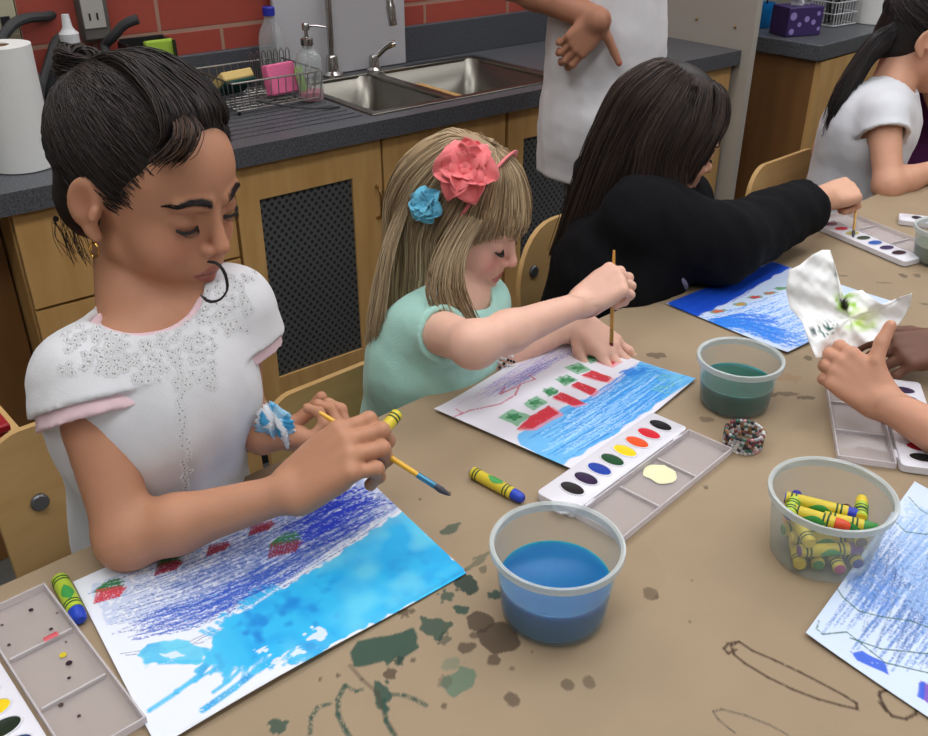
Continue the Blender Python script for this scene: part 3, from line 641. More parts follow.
for q, pp in enumerate((((517, 431), (531, 417), (548, 406), (559, 414), (533, 430)), ((552, 398), (561, 393), (585, 404), (573, 407)), ((571, 386), (578, 382), (597, 390), (591, 396)), ((581, 376), (591, 371), (612, 378), (606, 383)), ((596, 362), (609, 356), (620, 361), (611, 367)))):
    c.poly(pl(uv, [(z[0] + (z[0] - pp[0][0]) * .12, z[1] + 1.5) for z in pp]), (232, 130, 140), .7, .0016, seed=q + 9, ns=110); c.poly(pl(uv, pp), (204, 38, 54), .95, .0012, .05, seed=q + 3, ns=110)
fin(lambda u, v: .0012 + .004 * (1 - u) ** 10 + .003 * v ** 6 * u)
# 3: the sheet in front of the person in black
c, uv, fin, W, H = painting(((666, 304), (773, 262), (893, 303)), (196, 212, 236), 'painting', 'painting with a deep blue band above a row of coloured dots')
c.poly(pl(uv, [(666, 304), (773, 262), (790, 268), (740, 296), (700, 316), (690, 320)]), (26, 78, 196), 1, .003, seed=2)
scrib(c, uv, [(668, 304), (720, 284), (773, 263)], [(692, 318), (740, 298), (788, 268)], 20, .003, (20, 62, 182), .6, .4, seed=3)
scrib(c, uv, [(696, 320), (750, 304), (800, 290)], [(788, 352), (820, 342), (870, 316)], 50, .0032, (60, 140, 222), .75, .5, seed=4, lenj=.4)
scrib(c, uv, [(700, 322), (740, 315), (780, 318)], [(715, 328), (750, 328), (790, 348)], 24, .006, (28, 112, 216), .8, .35, seed=5); scrib(c, uv, [(694, 320), (740, 332), (786, 350)], [(716, 316), (770, 326), (820, 342)], 12, .006, (36, 126, 222), .7, .35, seed=15)
for (x, y, col) in ((718, 312, (206, 90, 48)), (741, 305, (200, 150, 60)), (755, 298, (206, 40, 48)), (769, 294, (196, 110, 60)), (781, 289, (90, 150, 90))):
    c.blob(*uv(x, y), .013, .006, .35, (70, 130, 90), .7, .3, x); c.blob(*uv(x, y), .0085, .004, .35, col, .95, .2, x)
fin(lambda u, v: .0012 + .002 * v ** 6)
# 4: sheet cut by the right edge
c, uv, fin, W, H = painting(((805, 636), (914, 484), (1092, 572)), (206, 220, 240), 'painting', 'sheet of light blue crayon waves with green lines at the lower right edge')
TLx = [(805, 636), (860, 562), (914, 484)]
scrib(c, uv, [(812, 634), (862, 566), (916, 490)], [(915, 690), (980, 610), (1080, 570)], 130, .0022, (74, 124, 196), .6, .36, seed=3, lenj=.6, jit=1.6)
scrib(c, uv, [(880, 530), (872, 580), (850, 650)], [(1080, 575), (1050, 650), (1000, 720)], 80, .0016, (48, 84, 150), .55, .36, seed=4, lenj=.6, jit=1.6)
c.poly(pl(uv, [(850, 580), (875, 555), (895, 590), (885, 620), (862, 612)]), (90, 140, 220), .5, .008, .4, seed=5)
c.poly(pl(uv, [(900, 500), (980, 530), (960, 640), (900, 600)]), (150, 186, 232), .55, .012, .3, seed=6)
c.poly(pl(uv, [(851, 655), (862, 652), (884, 664), (887, 676), (870, 668), (856, 662)]), (40, 92, 210), .95, .002, .1, seed=7)
c.poly(pl(uv, [(922, 682), (940, 690), (930, 705), (918, 696)]), (120, 70, 180), .95, .002, seed=7); c.poly(pl(uv, [(918, 684), (925, 684), (922, 700), (915, 696)]), (40, 92, 210), .9, .002, seed=8)
for pts in ([(835, 590), (842, 600), (858, 613), (880, 618), (910, 622), (960, 640)], [(818, 624), (816, 632), (822, 637), (846, 634), (862, 646), (885, 664), (928, 674), (960, 680)], [(908, 500), (920, 512), (935, 520), (960, 524)], [(895, 525), (905, 534), (925, 536), (960, 530)], [(850, 640), (880, 650), (928, 655), (960, 650)]):
    c.stroke(pl(uv, pts), .0016, (44, 96, 84), .85, .2, 3)
fin(lambda u, v: .0012 + .003 * (1 - v) ** 5)
# ------------------------------------------------------------------ deli tubs
def plastic():
    m = bpy.data.materials.new('frosted plastic'); m.use_nodes = True; nt = m.node_tree; L = nt.links.new
    out = nt.nodes['Material Output']; pb = nt.nodes['Principled BSDF']; pb.inputs['Base Color'].default_value = (*lin((196, 206, 204)), 1); pb.inputs['Roughness'].default_value = .22
    tr = nt.nodes.new('ShaderNodeBsdfTransparent'); tr.inputs[0].default_value = (.97, .98, .98, 1); tl = nt.nodes.new('ShaderNodeBsdfTranslucent'); tl.inputs[0].default_value = (.62, .68, .68, 1)
    m1 = nt.nodes.new('ShaderNodeMixShader'); m1.inputs[0].default_value = .45; L(pb.outputs[0], m1.inputs[1]); L(tl.outputs[0], m1.inputs[2])
    lw = nt.nodes.new('ShaderNodeLayerWeight'); lw.inputs[0].default_value = .35
    mr = nt.nodes.new('ShaderNodeMapRange'); mr.inputs['To Min'].default_value = .09; mr.inputs['To Max'].default_value = .42; L(lw.outputs['Facing'], mr.inputs['Value'])
    m2 = nt.nodes.new('ShaderNodeMixShader'); L(mr.outputs[0], m2.inputs[0]); L(tr.outputs[0], m2.inputs[1]); L(m1.outputs[0], m2.inputs[2]); L(m2.outputs[0], out.inputs[0]); return m
M_tub = plastic()
def clearm(name, col, opac, rough=.08):
    m = bpy.data.materials.new(name); m.use_nodes = True; nt = m.node_tree; L = nt.links.new; out = nt.nodes['Material Output']; pb = nt.nodes['Principled BSDF']
    pb.inputs['Base Color'].default_value = (*lin(col), 1); pb.inputs['Roughness'].default_value = rough
    tr = nt.nodes.new('ShaderNodeBsdfTransparent'); lw = nt.nodes.new('ShaderNodeLayerWeight'); lw.inputs[0].default_value = .3
    mr = nt.nodes.new('ShaderNodeMapRange'); mr.inputs['To Min'].default_value = opac; mr.inputs['To Max'].default_value = min(1, opac + .45); L(lw.outputs['Facing'], mr.inputs['Value'])
    m2 = nt.nodes.new('ShaderNodeMixShader'); L(mr.outputs[0], m2.inputs[0]); L(tr.outputs[0], m2.inputs[1]); L(pb.outputs[0], m2.inputs[2]); L(m2.outputs[0], out.inputs[0]); return m
def water(name, col):
    m = mat(name, col, .30, spec=.25); b = m.node_tree.nodes['Principled BSDF']
    b.inputs['Subsurface Weight'].default_value = 1; b.inputs['Subsurface Radius'].default_value = (.03, .05, .08); b.inputs['Subsurface Scale'].default_value = .5; return m
M_rim = clearm('frosted rim', (214, 222, 220), .45, .2)
def tub(label, x, y, r=.0585, h=.074, fill=None, fillz=.045):
    z0 = TZ + .0015; t = thing('plastic_tub', label, 'tub', (x, y, z0)); T = Matrix.Translation((x, y, z0)); b = r * .80
    def rr(z): return b + (r - .003 - b) * (z / h)
    out = [(0, .0), (b - .004, .0), (b, .003)] + [(rr(h * k / 8), h * k / 8) for k in range(1, 8)] + [(r - .003, h - .007), (r - .0005, h - .006), (r, h - .001), (r - .0015, h), (r - .003, h - .001)]
    inn = [(rr(h * k / 8) - .0012, h * k / 8) for k in range(7, 0, -1)] + [(b - .002, .0035), (b - .006, .0015), (0, .0015)]
    part('body', MB(T).lathe(out + inn, 64), M_tub, t)
    part('rim', MB(T).lathe([(r - .0035, h - .008), (r + .0002, h - .0066), (r + .0010, h - .002), (r + .0006, h + .0006), (r - .0012, h + .0010), (r - .0036, h - .0006), (r - .0035, h - .008)], 64), M_rim, t)
    if fill:
        w = MB(T).lathe([(0, .002), (b - .007, .002), (b - .003, .004)] + [(rr(fillz * k / 5) - .0018, fillz * k / 5) for k in range(1, 6)] + [(rr(fillz) - .0035, fillz - .0008), (0, fillz - .0008)], 64)
        part('paint_water', w, fill, t)
    return t
b1 = on(553, 612); b2 = on(733, 404); b3 = on(818, 554)
tub('plastic tub of bright blue paint water nearest the camera', b1.x, b1.y, fill=water('blue water', (14, 106, 164)), fillz=.041, h=.079)
tub('plastic tub of dark green paint water between two paintings', b2.x, b2.y, r=.0515, h=.066, fill=water('green water', (24, 84, 68)), fillz=.034)
tub('plastic tub full of crayons at the right', b3.x, b3.y, r=.0585, h=.074)
# ------------------------------------------------------------------ crayons
M_wrap = mat('yellow wrapper', (210, 188, 52), .45); M_wrapg = mat('lime wrapper', (178, 200, 60), .45); M_band = mat('dark band', (28, 74, 36), .45); M_oval = mat('green oval', (60, 150, 70), .45)
def crayon(label, pos, dirv, tipc, L_=.072, r=.0068, group=None, wrap=None, tip=True, roll=0):
    d = Vector(dirv).normalized(); q = V(1, 0, 0).rotation_difference(d).to_matrix().to_4x4() @ Matrix.Rotation(roll, 4, 'X'); fr_ = q
    t = thing('crayon', label, 'crayon', pos, fr_, group=group); T = Matrix.Translation(Vector(pos)) @ fr_ @ Matrix.Rotation(R(90), 4, 'Y')
    mt = mat('wax %d %d %d' % tipc, tipc, .45)
    part('wrapper', MB(T).lathe([(0, -L_ / 2 + .001), (r - .0004, -L_ / 2 + .001), (r, -L_ / 2 + .0016), (r, L_ / 2 - .014), (0, L_ / 2 - .014)], 20), wrap or M_wrap, t)
    part('wax_tip', MB(T).lathe([(0, L_ / 2 - .0138), (r * .93, L_ / 2 - .0138), (r * .93, L_ / 2 - .0075), (r * .78, L_ / 2 - .002), (r * .5, L_ / 2), (0, L_ / 2)], 20), mt, t)
    part('end_cap', MB(T).lathe([(0, -L_ / 2), (r * .85, -L_ / 2), (r * .85, -L_ / 2 + .0011), (0, -L_ / 2 + .0011)], 20), mt if tip else M_wrapg, t)
    for z in (-L_ / 2 + .006, -L_ / 2 + .010, L_ / 2 - .020, L_ / 2 - .024): part('band', MB(T).lathe([(r + .00005, z - .0009), (r + .0003, z - .0007), (r + .0003, z + .0007), (r + .00005, z + .0009)], 20), M_band, t)
    mb = MB(T).grid(lambda a, b: ((r + .0003) * math.cos((a - .5) * 1.5 * math.sin(math.pi * max(.02, min(.98, b))) + math.pi), (r + .0003) * math.sin((a - .5) * 1.5 * math.sin(math.pi * max(.02, min(.98, b))) + math.pi), -.013 + .022 * b), 8, 12)
    part('oval_mark', mb, M_oval, t); return t
p0, p1 = on(474, 473, TZ + .008), on(521, 498, TZ + .008)
crayon('yellow wrapped crayon with a blue tip lying between the two tubs of the front children', (p0 + p1) / 2, p1 - p0, (32, 66, 180), L_=(p1 - p0).length + .006)
p0, p1 = on(60, 580, TZ + .008), on(80, 619, TZ + .008)
crayon('lime wrapped crayon with a blue tip beside the corner of the foreground painting', (p0 + p1) / 2, p1 - p0, (32, 66, 180), wrap=M_wrapg, L_=(p1 - p0).length + .004, r=.0078)
# crayons heaped in the tub: rows laid on one another
tips = [(38, 40, 150), (206, 70, 30), (32, 66, 180), (230, 200, 60), (60, 140, 60), (200, 60, 120), (120, 60, 140), (240, 170, 40), (90, 60, 40)]
cen = V(b3.x, b3.y, TZ + .0035)
def tubcray(dx, dy, z, ang, tilt, col, label, grp=None, L_=.066, wrap=None):
    crayon(label, cen + V(dx, dy, z), V(math.cos(R(ang)) * math.cos(R(tilt)), math.sin(R(ang)) * math.cos(R(tilt)), math.sin(R(tilt))), col, L_=L_, r=.0062, group=grp, wrap=wrap, roll=R(90))
G5 = 'crayons heaped in the tub'
LB = 'crayon buried in the heap seen only through the frosted tub wall'
for (dx, dy, z, a, tl, ci, L_) in ((-.024, 0, .008, 80, 0, 3, .06), (-.008, .003, .008, 84, 0, 4, .066), (.008, -.003, .008, 88, 0, 5, .066), (.024, .002, .008, 96, 0, 0, .06),
                              (0, -.022, .021, 4, 0, 6, .062), (.002, -.007, .021, -4, 0, 3, .07), (-.002, .009, .021, 3, 0, 4, .07), (0, .024, .021, -2, 0, 7, .06),
                              (-.026, .0, .034, 94, 0, 3, .058), (.027, 0, .034, 86, 0, 8, .056)):
    tubcray(dx, dy, z, a, tl, tips[ci], LB, G5, L_)
pz = .049
tubcray(-.002, .008, pz, -24, 0, (32, 50, 170), 'yellow crayon with a blue tip lying across the top of the crayon heap', L_=.072)
tubcray(-.012, -.008, pz - .001, -30, 0, (206, 70, 30), 'yellow crayon with an orange red tip in front on the crayon heap', L_=.058)
tubcray(.016, -.016, pz - .001, -22, 0, (60, 140, 60), 'yellow crayon with a green tip at the front right of the heap', L_=.05)
tubcray(-.030, .012, pz, 62, 0, (44, 40, 140), 'short lime crayon with a violet tip at the left of the heap', L_=.040, wrap=M_wrapg)
tubcray(.034, .006, pz, 68, 0, (230, 200, 60), 'short lime crayon with a yellow tip at the right of the heap', L_=.036, wrap=M_wrapg)
# ------------------------------------------------------------------ watercolour sets
M_tray = mat('white tray plastic', (222, 220, 226), .3); M_lid = clearm('clear lid plastic', (214, 208, 212), .14); M_lidw = clearm('clear lid edge', (226, 220, 224), .42)
PANS = [(26, 22, 24), (44, 22, 62), (24, 62, 160), (22, 74, 40), (240, 206, 30), (226, 84, 36), (204, 34, 48), (24, 22, 26)]
def paint_set(label, a, b, side, w=.046, lid=True, npan=8, lidw=.070, pans=PANS, messy=False, lidgap=.004, rx=.0088, ry=.0145):
    """a -> b runs along the outer long edge of the tray; side=+1: lid to the right of a->b"""
    a = Vector((a.x, a.y, 0)); b = Vector((b.x, b.y, 0)); L_ = (b - a).length; d = (b - a).normalized(); ang = math.atan2(d.y, d.x)
    z0 = TZ + .0024; frm = Matrix.Rotation(ang, 4, 'Z'); T = Matrix.Translation((a.x, a.y, z0)) @ frm; s = -side
    t = thing('watercolor_set', label, 'paint set', a + V(0, 0, z0), frm)
    cx, cy = L_ / 2, s * w / 2
    mb = MB(T); hs = .0095
    out = rrect(L_, w, .006, 5, cx, cy); top = rrect(L_ - .003, w - .003, .005, 5, cx, cy); n = len(out)
    vs = [(x, y, 0) for x, y in out] + [(x, y, hs - .001) for x, y in out] + [(x, y, hs) for x, y in top]; fs = [tuple(range(n))[::-1]]
    for q in range(2): fs += [(q * n + i, q * n + (i + 1) % n, (q + 1) * n + (i + 1) % n, (q + 1) * n + i) for i in range(n)]
    # top face with oval wells, built as a fine grid ring per well
    pitch = (L_ - .026) / npan; k = 28
    fs.append(tuple(2 * n + i for i in range(n))); mb.add(vs, fs)
    tr = part('tray', mb, M_tray, t)
    for i in range(npan):
        px_ = .018 + pitch * (i + .5)
        ov = [(px_ + rx * math.cos(6.2832 * q / k), cy + ry * math.sin(6.2832 * q / k)) for q in range(k)]
        def ring(f, z): return [(px_ + (x - px_) * f, cy + (y - cy) * f, z) for x, y in ov]
        vs = ring(1.14, hs + .0001) + ring(1.09, hs + .0012) + ring(1.0, hs + .0012) + ring(.97, hs + .0004)
        fs = [(r_ * k + q, r_ * k + (q + 1) % k, (r_ + 1) * k + (q + 1) % k, (r_ + 1) * k + q) for r_ in range(3) for q in range(k)]
        pn = part('pan', MB(T).add(vs, fs), M_tray, tr)
        vs = ring(.98, hs + .0006) + ring(.6, hs + .0003) + [(px_, cy, hs + .0002)]; fs = [(q, (q + 1) % k, k + (q + 1) % k, k + q) for q in range(k)] + [(k + q, k + (q + 1) % k, 2 * k) for q in range(k)]
        c_ = pans[i % len(pans)]; part('paint_cake', MB(T).add(vs, fs), mat('cake %d %d %d' % c_, c_, .25), tr)
    if side and lid:
        y0 = s * (w + lidgap); y1 = s * (w + lidgap + lidw); lo_, hi = min(y0, y1), max(y0, y1)
        mb = MB(T).span((.002, lo_, .0), (L_ - .002, hi, .0012)); ld = part('lid', mb, M_lid, t, label='clear plastic mixing lid')
        mb = MB(T)
        for (x0, x1, q0, q1) in ((.002, L_ - .002, lo_, lo_ + .0016), (.002, L_ - .002, hi - .0016, hi), (.002, .0036, lo_, hi), (L_ - .0036, L_ - .002, lo_, hi)): mb.span((x0, q0, .0012), (x1, q1, .0085))
        part('lid_wall', mb, M_lidw, ld)
        for f in (.34, .67): part('lid_divider', MB(T).span((L_ * f - .0012, lo_ + .004, .0012), (L_ * f + .0012, hi - .004, .0045)), mat('frost', (206, 200, 200), .4, alpha=.7), ld)
        for f in (.12, .88): part('hinge', MB(T).tube([(L_ * f - .008, s * (w + lidgap / 2), .006), (L_ * f + .008, s * (w + lidgap / 2), .006)], .0022, 8), M_tray, t)
    return t, T, hs
s2, T2, _ = paint_set('open eight pan watercolour set between the striped painting and the blue tub', on(536, 492, TZ + .011), on(652, 412, TZ + .011), 1, w=.05, lidw=.058, lidgap=.002)
# pale yellow puddle in its lid
q = on(660, 474, TZ + .004); inv = T2.inverted(); l = inv @ q
mb = MB(T2).add([(l.x + .018 * math.cos(a * .3) * (1 + .12 * math.sin(a * 1.7)) * (1.0 if abs(math.cos(a * .3)) < .8 else .92), l.y + .019 * math.sin(a * .3), .0018) for a in range(21)], [tuple(range(21))])
part('paint_puddle', mb, mat('pale yellow puddle', (236, 232, 190), .1), s2, label='pale yellow puddle of paint')
part('latch', MB(T2).tube([(-.001, -.044, .006), (-.007, -.040, .006), (-.007, -.030, .006), (-.001, -.026, .006)], .0018, 8), M_tray, s2)
# foreground set at lower left: lid nearest the sheet, tray cut by the frame
P_TL, P_TR, P_BR = on(-6, 616), on(46, 590), on(150, 728)
dd = (P_BR - P_TR).normalized(); L1 = .212; wv = (P_TR - P_TL); nrm = V(-dd.y, dd.x, 0)
if nrm.dot(P_TL - P_TR) < 0: nrm = -nrm
lw_ = .061; o0 = P_TR + nrm * (lw_ + .004 + .046)
s1, T1, _ = paint_set('smeared watercolour set with a speckled clear lid at the lower left corner', o0, o0 + dd * L1, -1 if V(dd.y, -dd.x, 0).dot(-nrm) < 0 else 1, w=.046, lidw=lw_, pans=[(30, 22, 24), (44, 22, 62), (190, 50, 50), (224, 90, 60), (240, 206, 30), (24, 40, 26), (20, 60, 120), (24, 22, 26)])
inv = T1.inverted()
r_ = random.Random(4)
mb = MB(T1)
for (x, y, rr_, c_) in ((31, 610, 2.4, (40, 16, 34)), (51, 629, 2, (40, 16, 34)), (69, 663, 3.2, (40, 16, 34)), (69, 678, 1.8, (40, 16, 34)), (61, 705, 2.4, (70, 50, 44)), (79, 716, 1.8, (50, 20, 34)), (2, 625, 1.5, (50, 20, 34)), (9, 645, 1.8, (50, 20, 34)), (63, 655, 3.6, (206, 186, 40)), (57, 613, 1.2, (60, 30, 40)), (66, 642, 1.2, (60, 30, 40))):
    l = inv @ on(x, y, TZ + .004); q = rr_ * .0009
    part('paint_speck', MB(T1).add([(l.x + q * math.cos(a * .7), l.y + q * math.sin(a * .7), .0018) for a in range(9)], [tuple(range(9))]), mat('speck %d %d %d' % c_, c_, .3), s1)
a_, b_ = inv @ on(44, 641, TZ + .006), inv @ on(58, 634, TZ + .006)
part('paint_smear', MB(T1).tube([(a_.x, a_.y, .0048), (b_.x, b_.y, .0048)], .003, 8, flat=.3), mat('pink smear', (206, 80, 90), .3), s1)
# set under the reaching hand at the right
a_, b_ = on(826, 378, TZ + .004), on(840, 462, TZ + .004); d_ = (b_ - a_).normalized(); n_ = V(-d_.y, d_.x, 0)
if n_.x < 0: n_ = -n_
s3o = b_ + n_ * (.062 + .005 + .046)
s3, T3, _ = paint_set('open watercolour set partly under the forearm at the right', s3o - d_ * .20, s3o, 1 if V(d_.y, -d_.x, 0).dot(-n_) > 0 else -1, w=.05, lidw=.062, pans=[(44, 22, 62), (24, 62, 160), (22, 74, 40), (240, 206, 30), (226, 84, 36), (210, 90, 90), (196, 44, 64), (26, 32, 30)])
# closed-lid set in front of the far child and the small one at the right edge
s4, T4, _ = paint_set('long watercolour set between the person in black and the ponytailed child', on(905, 262, TZ + .011), on(803, 219, TZ + .011), 1, w=.042, pans=[(44, 26, 40), (50, 40, 90), (34, 90, 170), (40, 60, 40), (200, 190, 110), (200, 50, 60), (120, 30, 50), (90, 30, 60)], lidw=.06)
s5, T5, _ = paint_set('small white paint set with dark pans at the upper right edge', on(899, 213, TZ + .011), on(975, 222, TZ + .011), 1, w=.04, lid=False, npan=4, pans=[(40, 40, 50), (60, 30, 70), (40, 40, 90), (30, 60, 120)], rx=.010, ry=.011)
# ------------------------------------------------------------------ beaded bracelet on the table
p = on(742, 446); bt = thing('bead_bracelet', 'beaded bracelet standing on the brown paper beside the green tub', 'bracelet', p + V(0, 0, .002))
cols = [(206, 200, 196), (120, 60, 70), (60, 110, 96), (200, 150, 150), (50, 46, 56), (170, 170, 176), (140, 100, 70), (214, 214, 210)]
r_ = random.Random(3); byc = {}
for i in range(30):
    for j in range(6):
        a = 2 * math.pi * i / 30 + j * .05; byc.setdefault(r_.choice(cols), []).append((.021 * math.cos(a), .021 * math.sin(a), .0035 + j * .0036))
for c_, ps in byc.items():
    mb = MB(Matrix.Translation(p + V(0, 0, 0)))
    for q in ps: mb.ball(q, .0023, 8, 6)
    part('bead_row', mb, mat('bead %d %d %d' % c_, c_, .25), bt)
# grey tub at far right edge
p = on(931, 262); tub('clear tub cut off by the right edge beyond the tissue', p.x + .012, p.y, r=.05, h=.06, fill=mat('murky water', (120, 126, 104), .1), fillz=.03)
# ------------------------------------------------------------------ implicit surfaces for bodies, clothes and heads
def npv(p): return np.array([p[0], p[1], p[2]], np.float32)
def m3(right, fwd, up):
    """rows = local axes"""
    return np.array([npv(right), npv(fwd), npv(up)], np.float32)
class Field:
    def __init__(s): s.ops = []
    def cap(s, a, b, ra, rb, k=.015, op='add'):
        a, b = npv(a), npv(b); r = max(ra, rb)
        def f(X, Y, Z):
            d = b - a; L2 = float(d @ d) + 1e-12
            t = np.clip(((X - a[0]) * d[0] + (Y - a[1]) * d[1] + (Z - a[2]) * d[2]) / L2, 0, 1)
            return np.sqrt((X - a[0] - t * d[0]) ** 2 + (Y - a[1] - t * d[1]) ** 2 + (Z - a[2] - t * d[2]) ** 2) - (ra + (rb - ra) * t)
        s.ops.append((op, np.minimum(a, b) - r, np.maximum(a, b) + r, f, k)); return s
    def ell(s, c, r, M=None, k=.015, op='add'):
        c = npv(c); r = np.array(r, np.float32); M = np.eye(3, dtype=np.float32) if M is None else M
        R_ = float(max(r))
        def f(X, Y, Z):
            x, y, z = X - c[0], Y - c[1], Z - c[2]
            q = [(x * M[i, 0] + y * M[i, 1] + z * M[i, 2]) for i in range(3)]
            k0 = np.sqrt(sum((q[i] / r[i]) ** 2 for i in range(3))); k1 = np.sqrt(sum((q[i] / r[i] ** 2) ** 2 for i in range(3))) + 1e-6
            return k0 * (k0 - 1) / k1
        s.ops.append((op, c - R_, c + R_, f, k)); return s
    def sleeve(s, a, b, ra, rb, k=.015):
        """tapered cap with a flat end at b"""
        a, b = npv(a), npv(b); r = max(ra, rb); d = b - a; L = float(np.linalg.norm(d)); dn = d / L
        def f(X, Y, Z):
            q = (X - a[0]) * dn[0] + (Y - a[1]) * dn[1] + (Z - a[2]) * dn[2]; t = np.clip(q / L, 0, 1.3)
            return np.maximum(np.sqrt((X - a[0] - t * d[0]) ** 2 + (Y - a[1] - t * d[1]) ** 2 + (Z - a[2] - t * d[2]) ** 2) - (ra + (rb - ra) * t), q - L)
        s.ops.append(('add', np.minimum(a, b) - r, np.maximum(a, b) + r, f, k)); return s
    def cyl(s, a, b, r, k=.0, op='sub', protect=None):
        a, b = npv(a), npv(b)
        def f(X, Y, Z):
            d = b - a; L = float(np.linalg.norm(d)); d = d / L
            t = (X - a[0]) * d[0] + (Y - a[1]) * d[1] + (Z - a[2]) * d[2]
            rr = np.sqrt(np.maximum((X - a[0]) ** 2 + (Y - a[1]) ** 2 + (Z - a[2]) ** 2 - t * t, 0)) - r
            o = np.maximum(rr, np.maximum(-t, t - L))
            if protect: o = np.maximum(o, -np.minimum.reduce([g(X, Y, Z) for g in protect]) + .0045)
            return o
        s.ops.append((op, np.minimum(a, b) - r, np.maximum(a, b) + r, f, k)); return s
    def plane(s, p, n, k=0.0):
        p, n = npv(p), npv(n); n = n / np.linalg.norm(n)
        s.ops.append(('max', None, None, lambda X, Y, Z: (X - p[0]) * n[0] + (Y - p[1]) * n[1] + (Z - p[2]) * n[2], k)); return s
    def shell(s, t): s.ops.append(('shell', None, None, None, t)); return s
    def fn(s, f): s.ops.append(('disp', None, None, f, 0)); return s
    def bounds(s):
        lo = np.min([o[1] for o in s.ops if o[0] == 'add'], 0); hi = np.max([o[2] for o in s.ops if o[0] == 'add'], 0); return lo - .02, hi + .02
    def eval(s, lo, hi, h):
        ax = [np.arange(lo[i], hi[i] + h, h, dtype=np.float32) for i in range(3)]
        D = np.full([len(a) for a in ax], 10.0, np.float32); snap = None; th = 0
        for op, a, b, f, k in s.ops:
            if op == 'shell': D = np.maximum(D, -(D + k)); th = k; continue
            if op == 'mark': snap = D.copy(); continue
            if a is None:
                g = (ax[0][:, None, None], ax[1][None, :, None], ax[2][None, None, :])
                if op == 'disp':
                    dd = f(*g); D = D + dd
                    if snap is not None: snap = snap + dd
                else: D = np.maximum(D, f(*g))
                continue
            pad = max(k, .004) * 1.2 + 3 * h
            sl = []
            for i in range(3):
                i0, i1 = np.searchsorted(ax[i], [a[i] - pad, b[i] + pad]); sl.append(slice(i0, i1))
            if any(q.stop <= q.start for q in sl): continue
            sl = tuple(sl); d = f(ax[0][sl[0]][:, None, None], ax[1][sl[1]][None, :, None], ax[2][sl[2]][None, None, :]).astype(np.float32)
            o = D[sl]
            if op == 'swap':
                T_ = snap[sl]; S2 = np.maximum(T_, -(T_ + th)); D[sl] = np.where(d < 0, S2, o); continue
            if op == 'add':
                if k > 0:
                    hh = np.maximum(k - np.abs(o - d), 0) / k; D[sl] = np.minimum(o, d) - hh * hh * k * .25
                else: D[sl] = np.minimum(o, d)
            else:
                d = -d
                if k > 0:
                    hh = np.maximum(k - np.abs(o - d), 0) / k; D[sl] = np.maximum(o, d) + hh * hh * k * .25
                else: D[sl] = np.maximum(o, d)
        return D, ax
def nets(D, ax, h):
    ins = D < 0; nx, ny, nz = D.shape
    pos = np.zeros((nx - 1, ny - 1, nz - 1, 3), np.float32); cnt = np.zeros((nx - 1, ny - 1, nz - 1), np.float32)
    def sl(o): return tuple(slice(o[i], o[i] + D.shape[i] - 1) for i in range(3))
    for axis in range(3):
        o1, o2 = [i for i in range(3) if i != axis]
        for a in (0, 1):
            for b in (0, 1):
                p = [0, 0, 0]; p[o1] = a; p[o2] = b; q = list(p); q[axis] = 1
                d0, d1 = D[sl(p)], D[sl(q)]; m = (d0 < 0) != (d1 < 0)
                t = np.where(m, d0 / np.where(m, d0 - d1, 1), 0)
                cnt += m
                pos[..., axis] += np.where(m, t, 0); pos[..., o1] += m * a; pos[..., o2] += m * b
    act = cnt > 0; idx = np.full(act.shape, -1, np.int64); idx[act] = np.arange(act.sum())
    ii = np.argwhere(act); vv = pos[act] / cnt[act][:, None] + ii; V_ = vv * h + np.array([a[0] for a in ax], np.float32)
    faces = []
    for axis in range(3):
        o1, o2 = [(1, 2), (2, 0), (0, 1)][axis]
        s0 = [slice(None)] * 3; s1 = [slice(None)] * 3; s0[axis] = slice(0, -1); s1[axis] = slice(1, None)
        a, b = ins[tuple(s0)], ins[tuple(s1)]
        for flip, m in ((False, a & ~b), (True, ~a & b)):
            e = np.argwhere(m)
            e = e[(e[:, o1] > 0) & (e[:, o2] > 0) & (e[:, o1] < act.shape[o1]) & (e[:, o2] < act.shape[o2])]
            if not len(e): continue
            q = []
            for (da, db) in ((-1, -1), (0, -1), (0, 0), (-1, 0)):
                c = e.copy(); c[:, o1] += da; c[:, o2] += db; q.append(idx[c[:, 0], c[:, 1], c[:, 2]])
            q = np.stack(q, 1)
            if flip: q = q[:, ::-1]
            faces.append(q[(q >= 0).all(1)])
    return V_, np.concatenate(faces) if faces else np.zeros((0, 4), int)
def relax(Vv, Ff, it=1, lam=.5):
    e = np.concatenate([Ff[:, [0, 1]], Ff[:, [1, 2]], Ff[:, [2, 3]], Ff[:, [3, 0]]])
    for _ in range(it):
        acc = np.zeros_like(Vv); c = np.zeros(len(Vv), np.float32)
        for a, b in ((0, 1), (1, 0)):
            for i in range(3): acc[:, i] += np.bincount(e[:, a], weights=Vv[e[:, b], i], minlength=len(Vv))
            c += np.bincount(e[:, a], minlength=len(Vv))
        Vv = Vv * (1 - lam) + lam * acc / np.maximum(c, 1)[:, None]
    return Vv
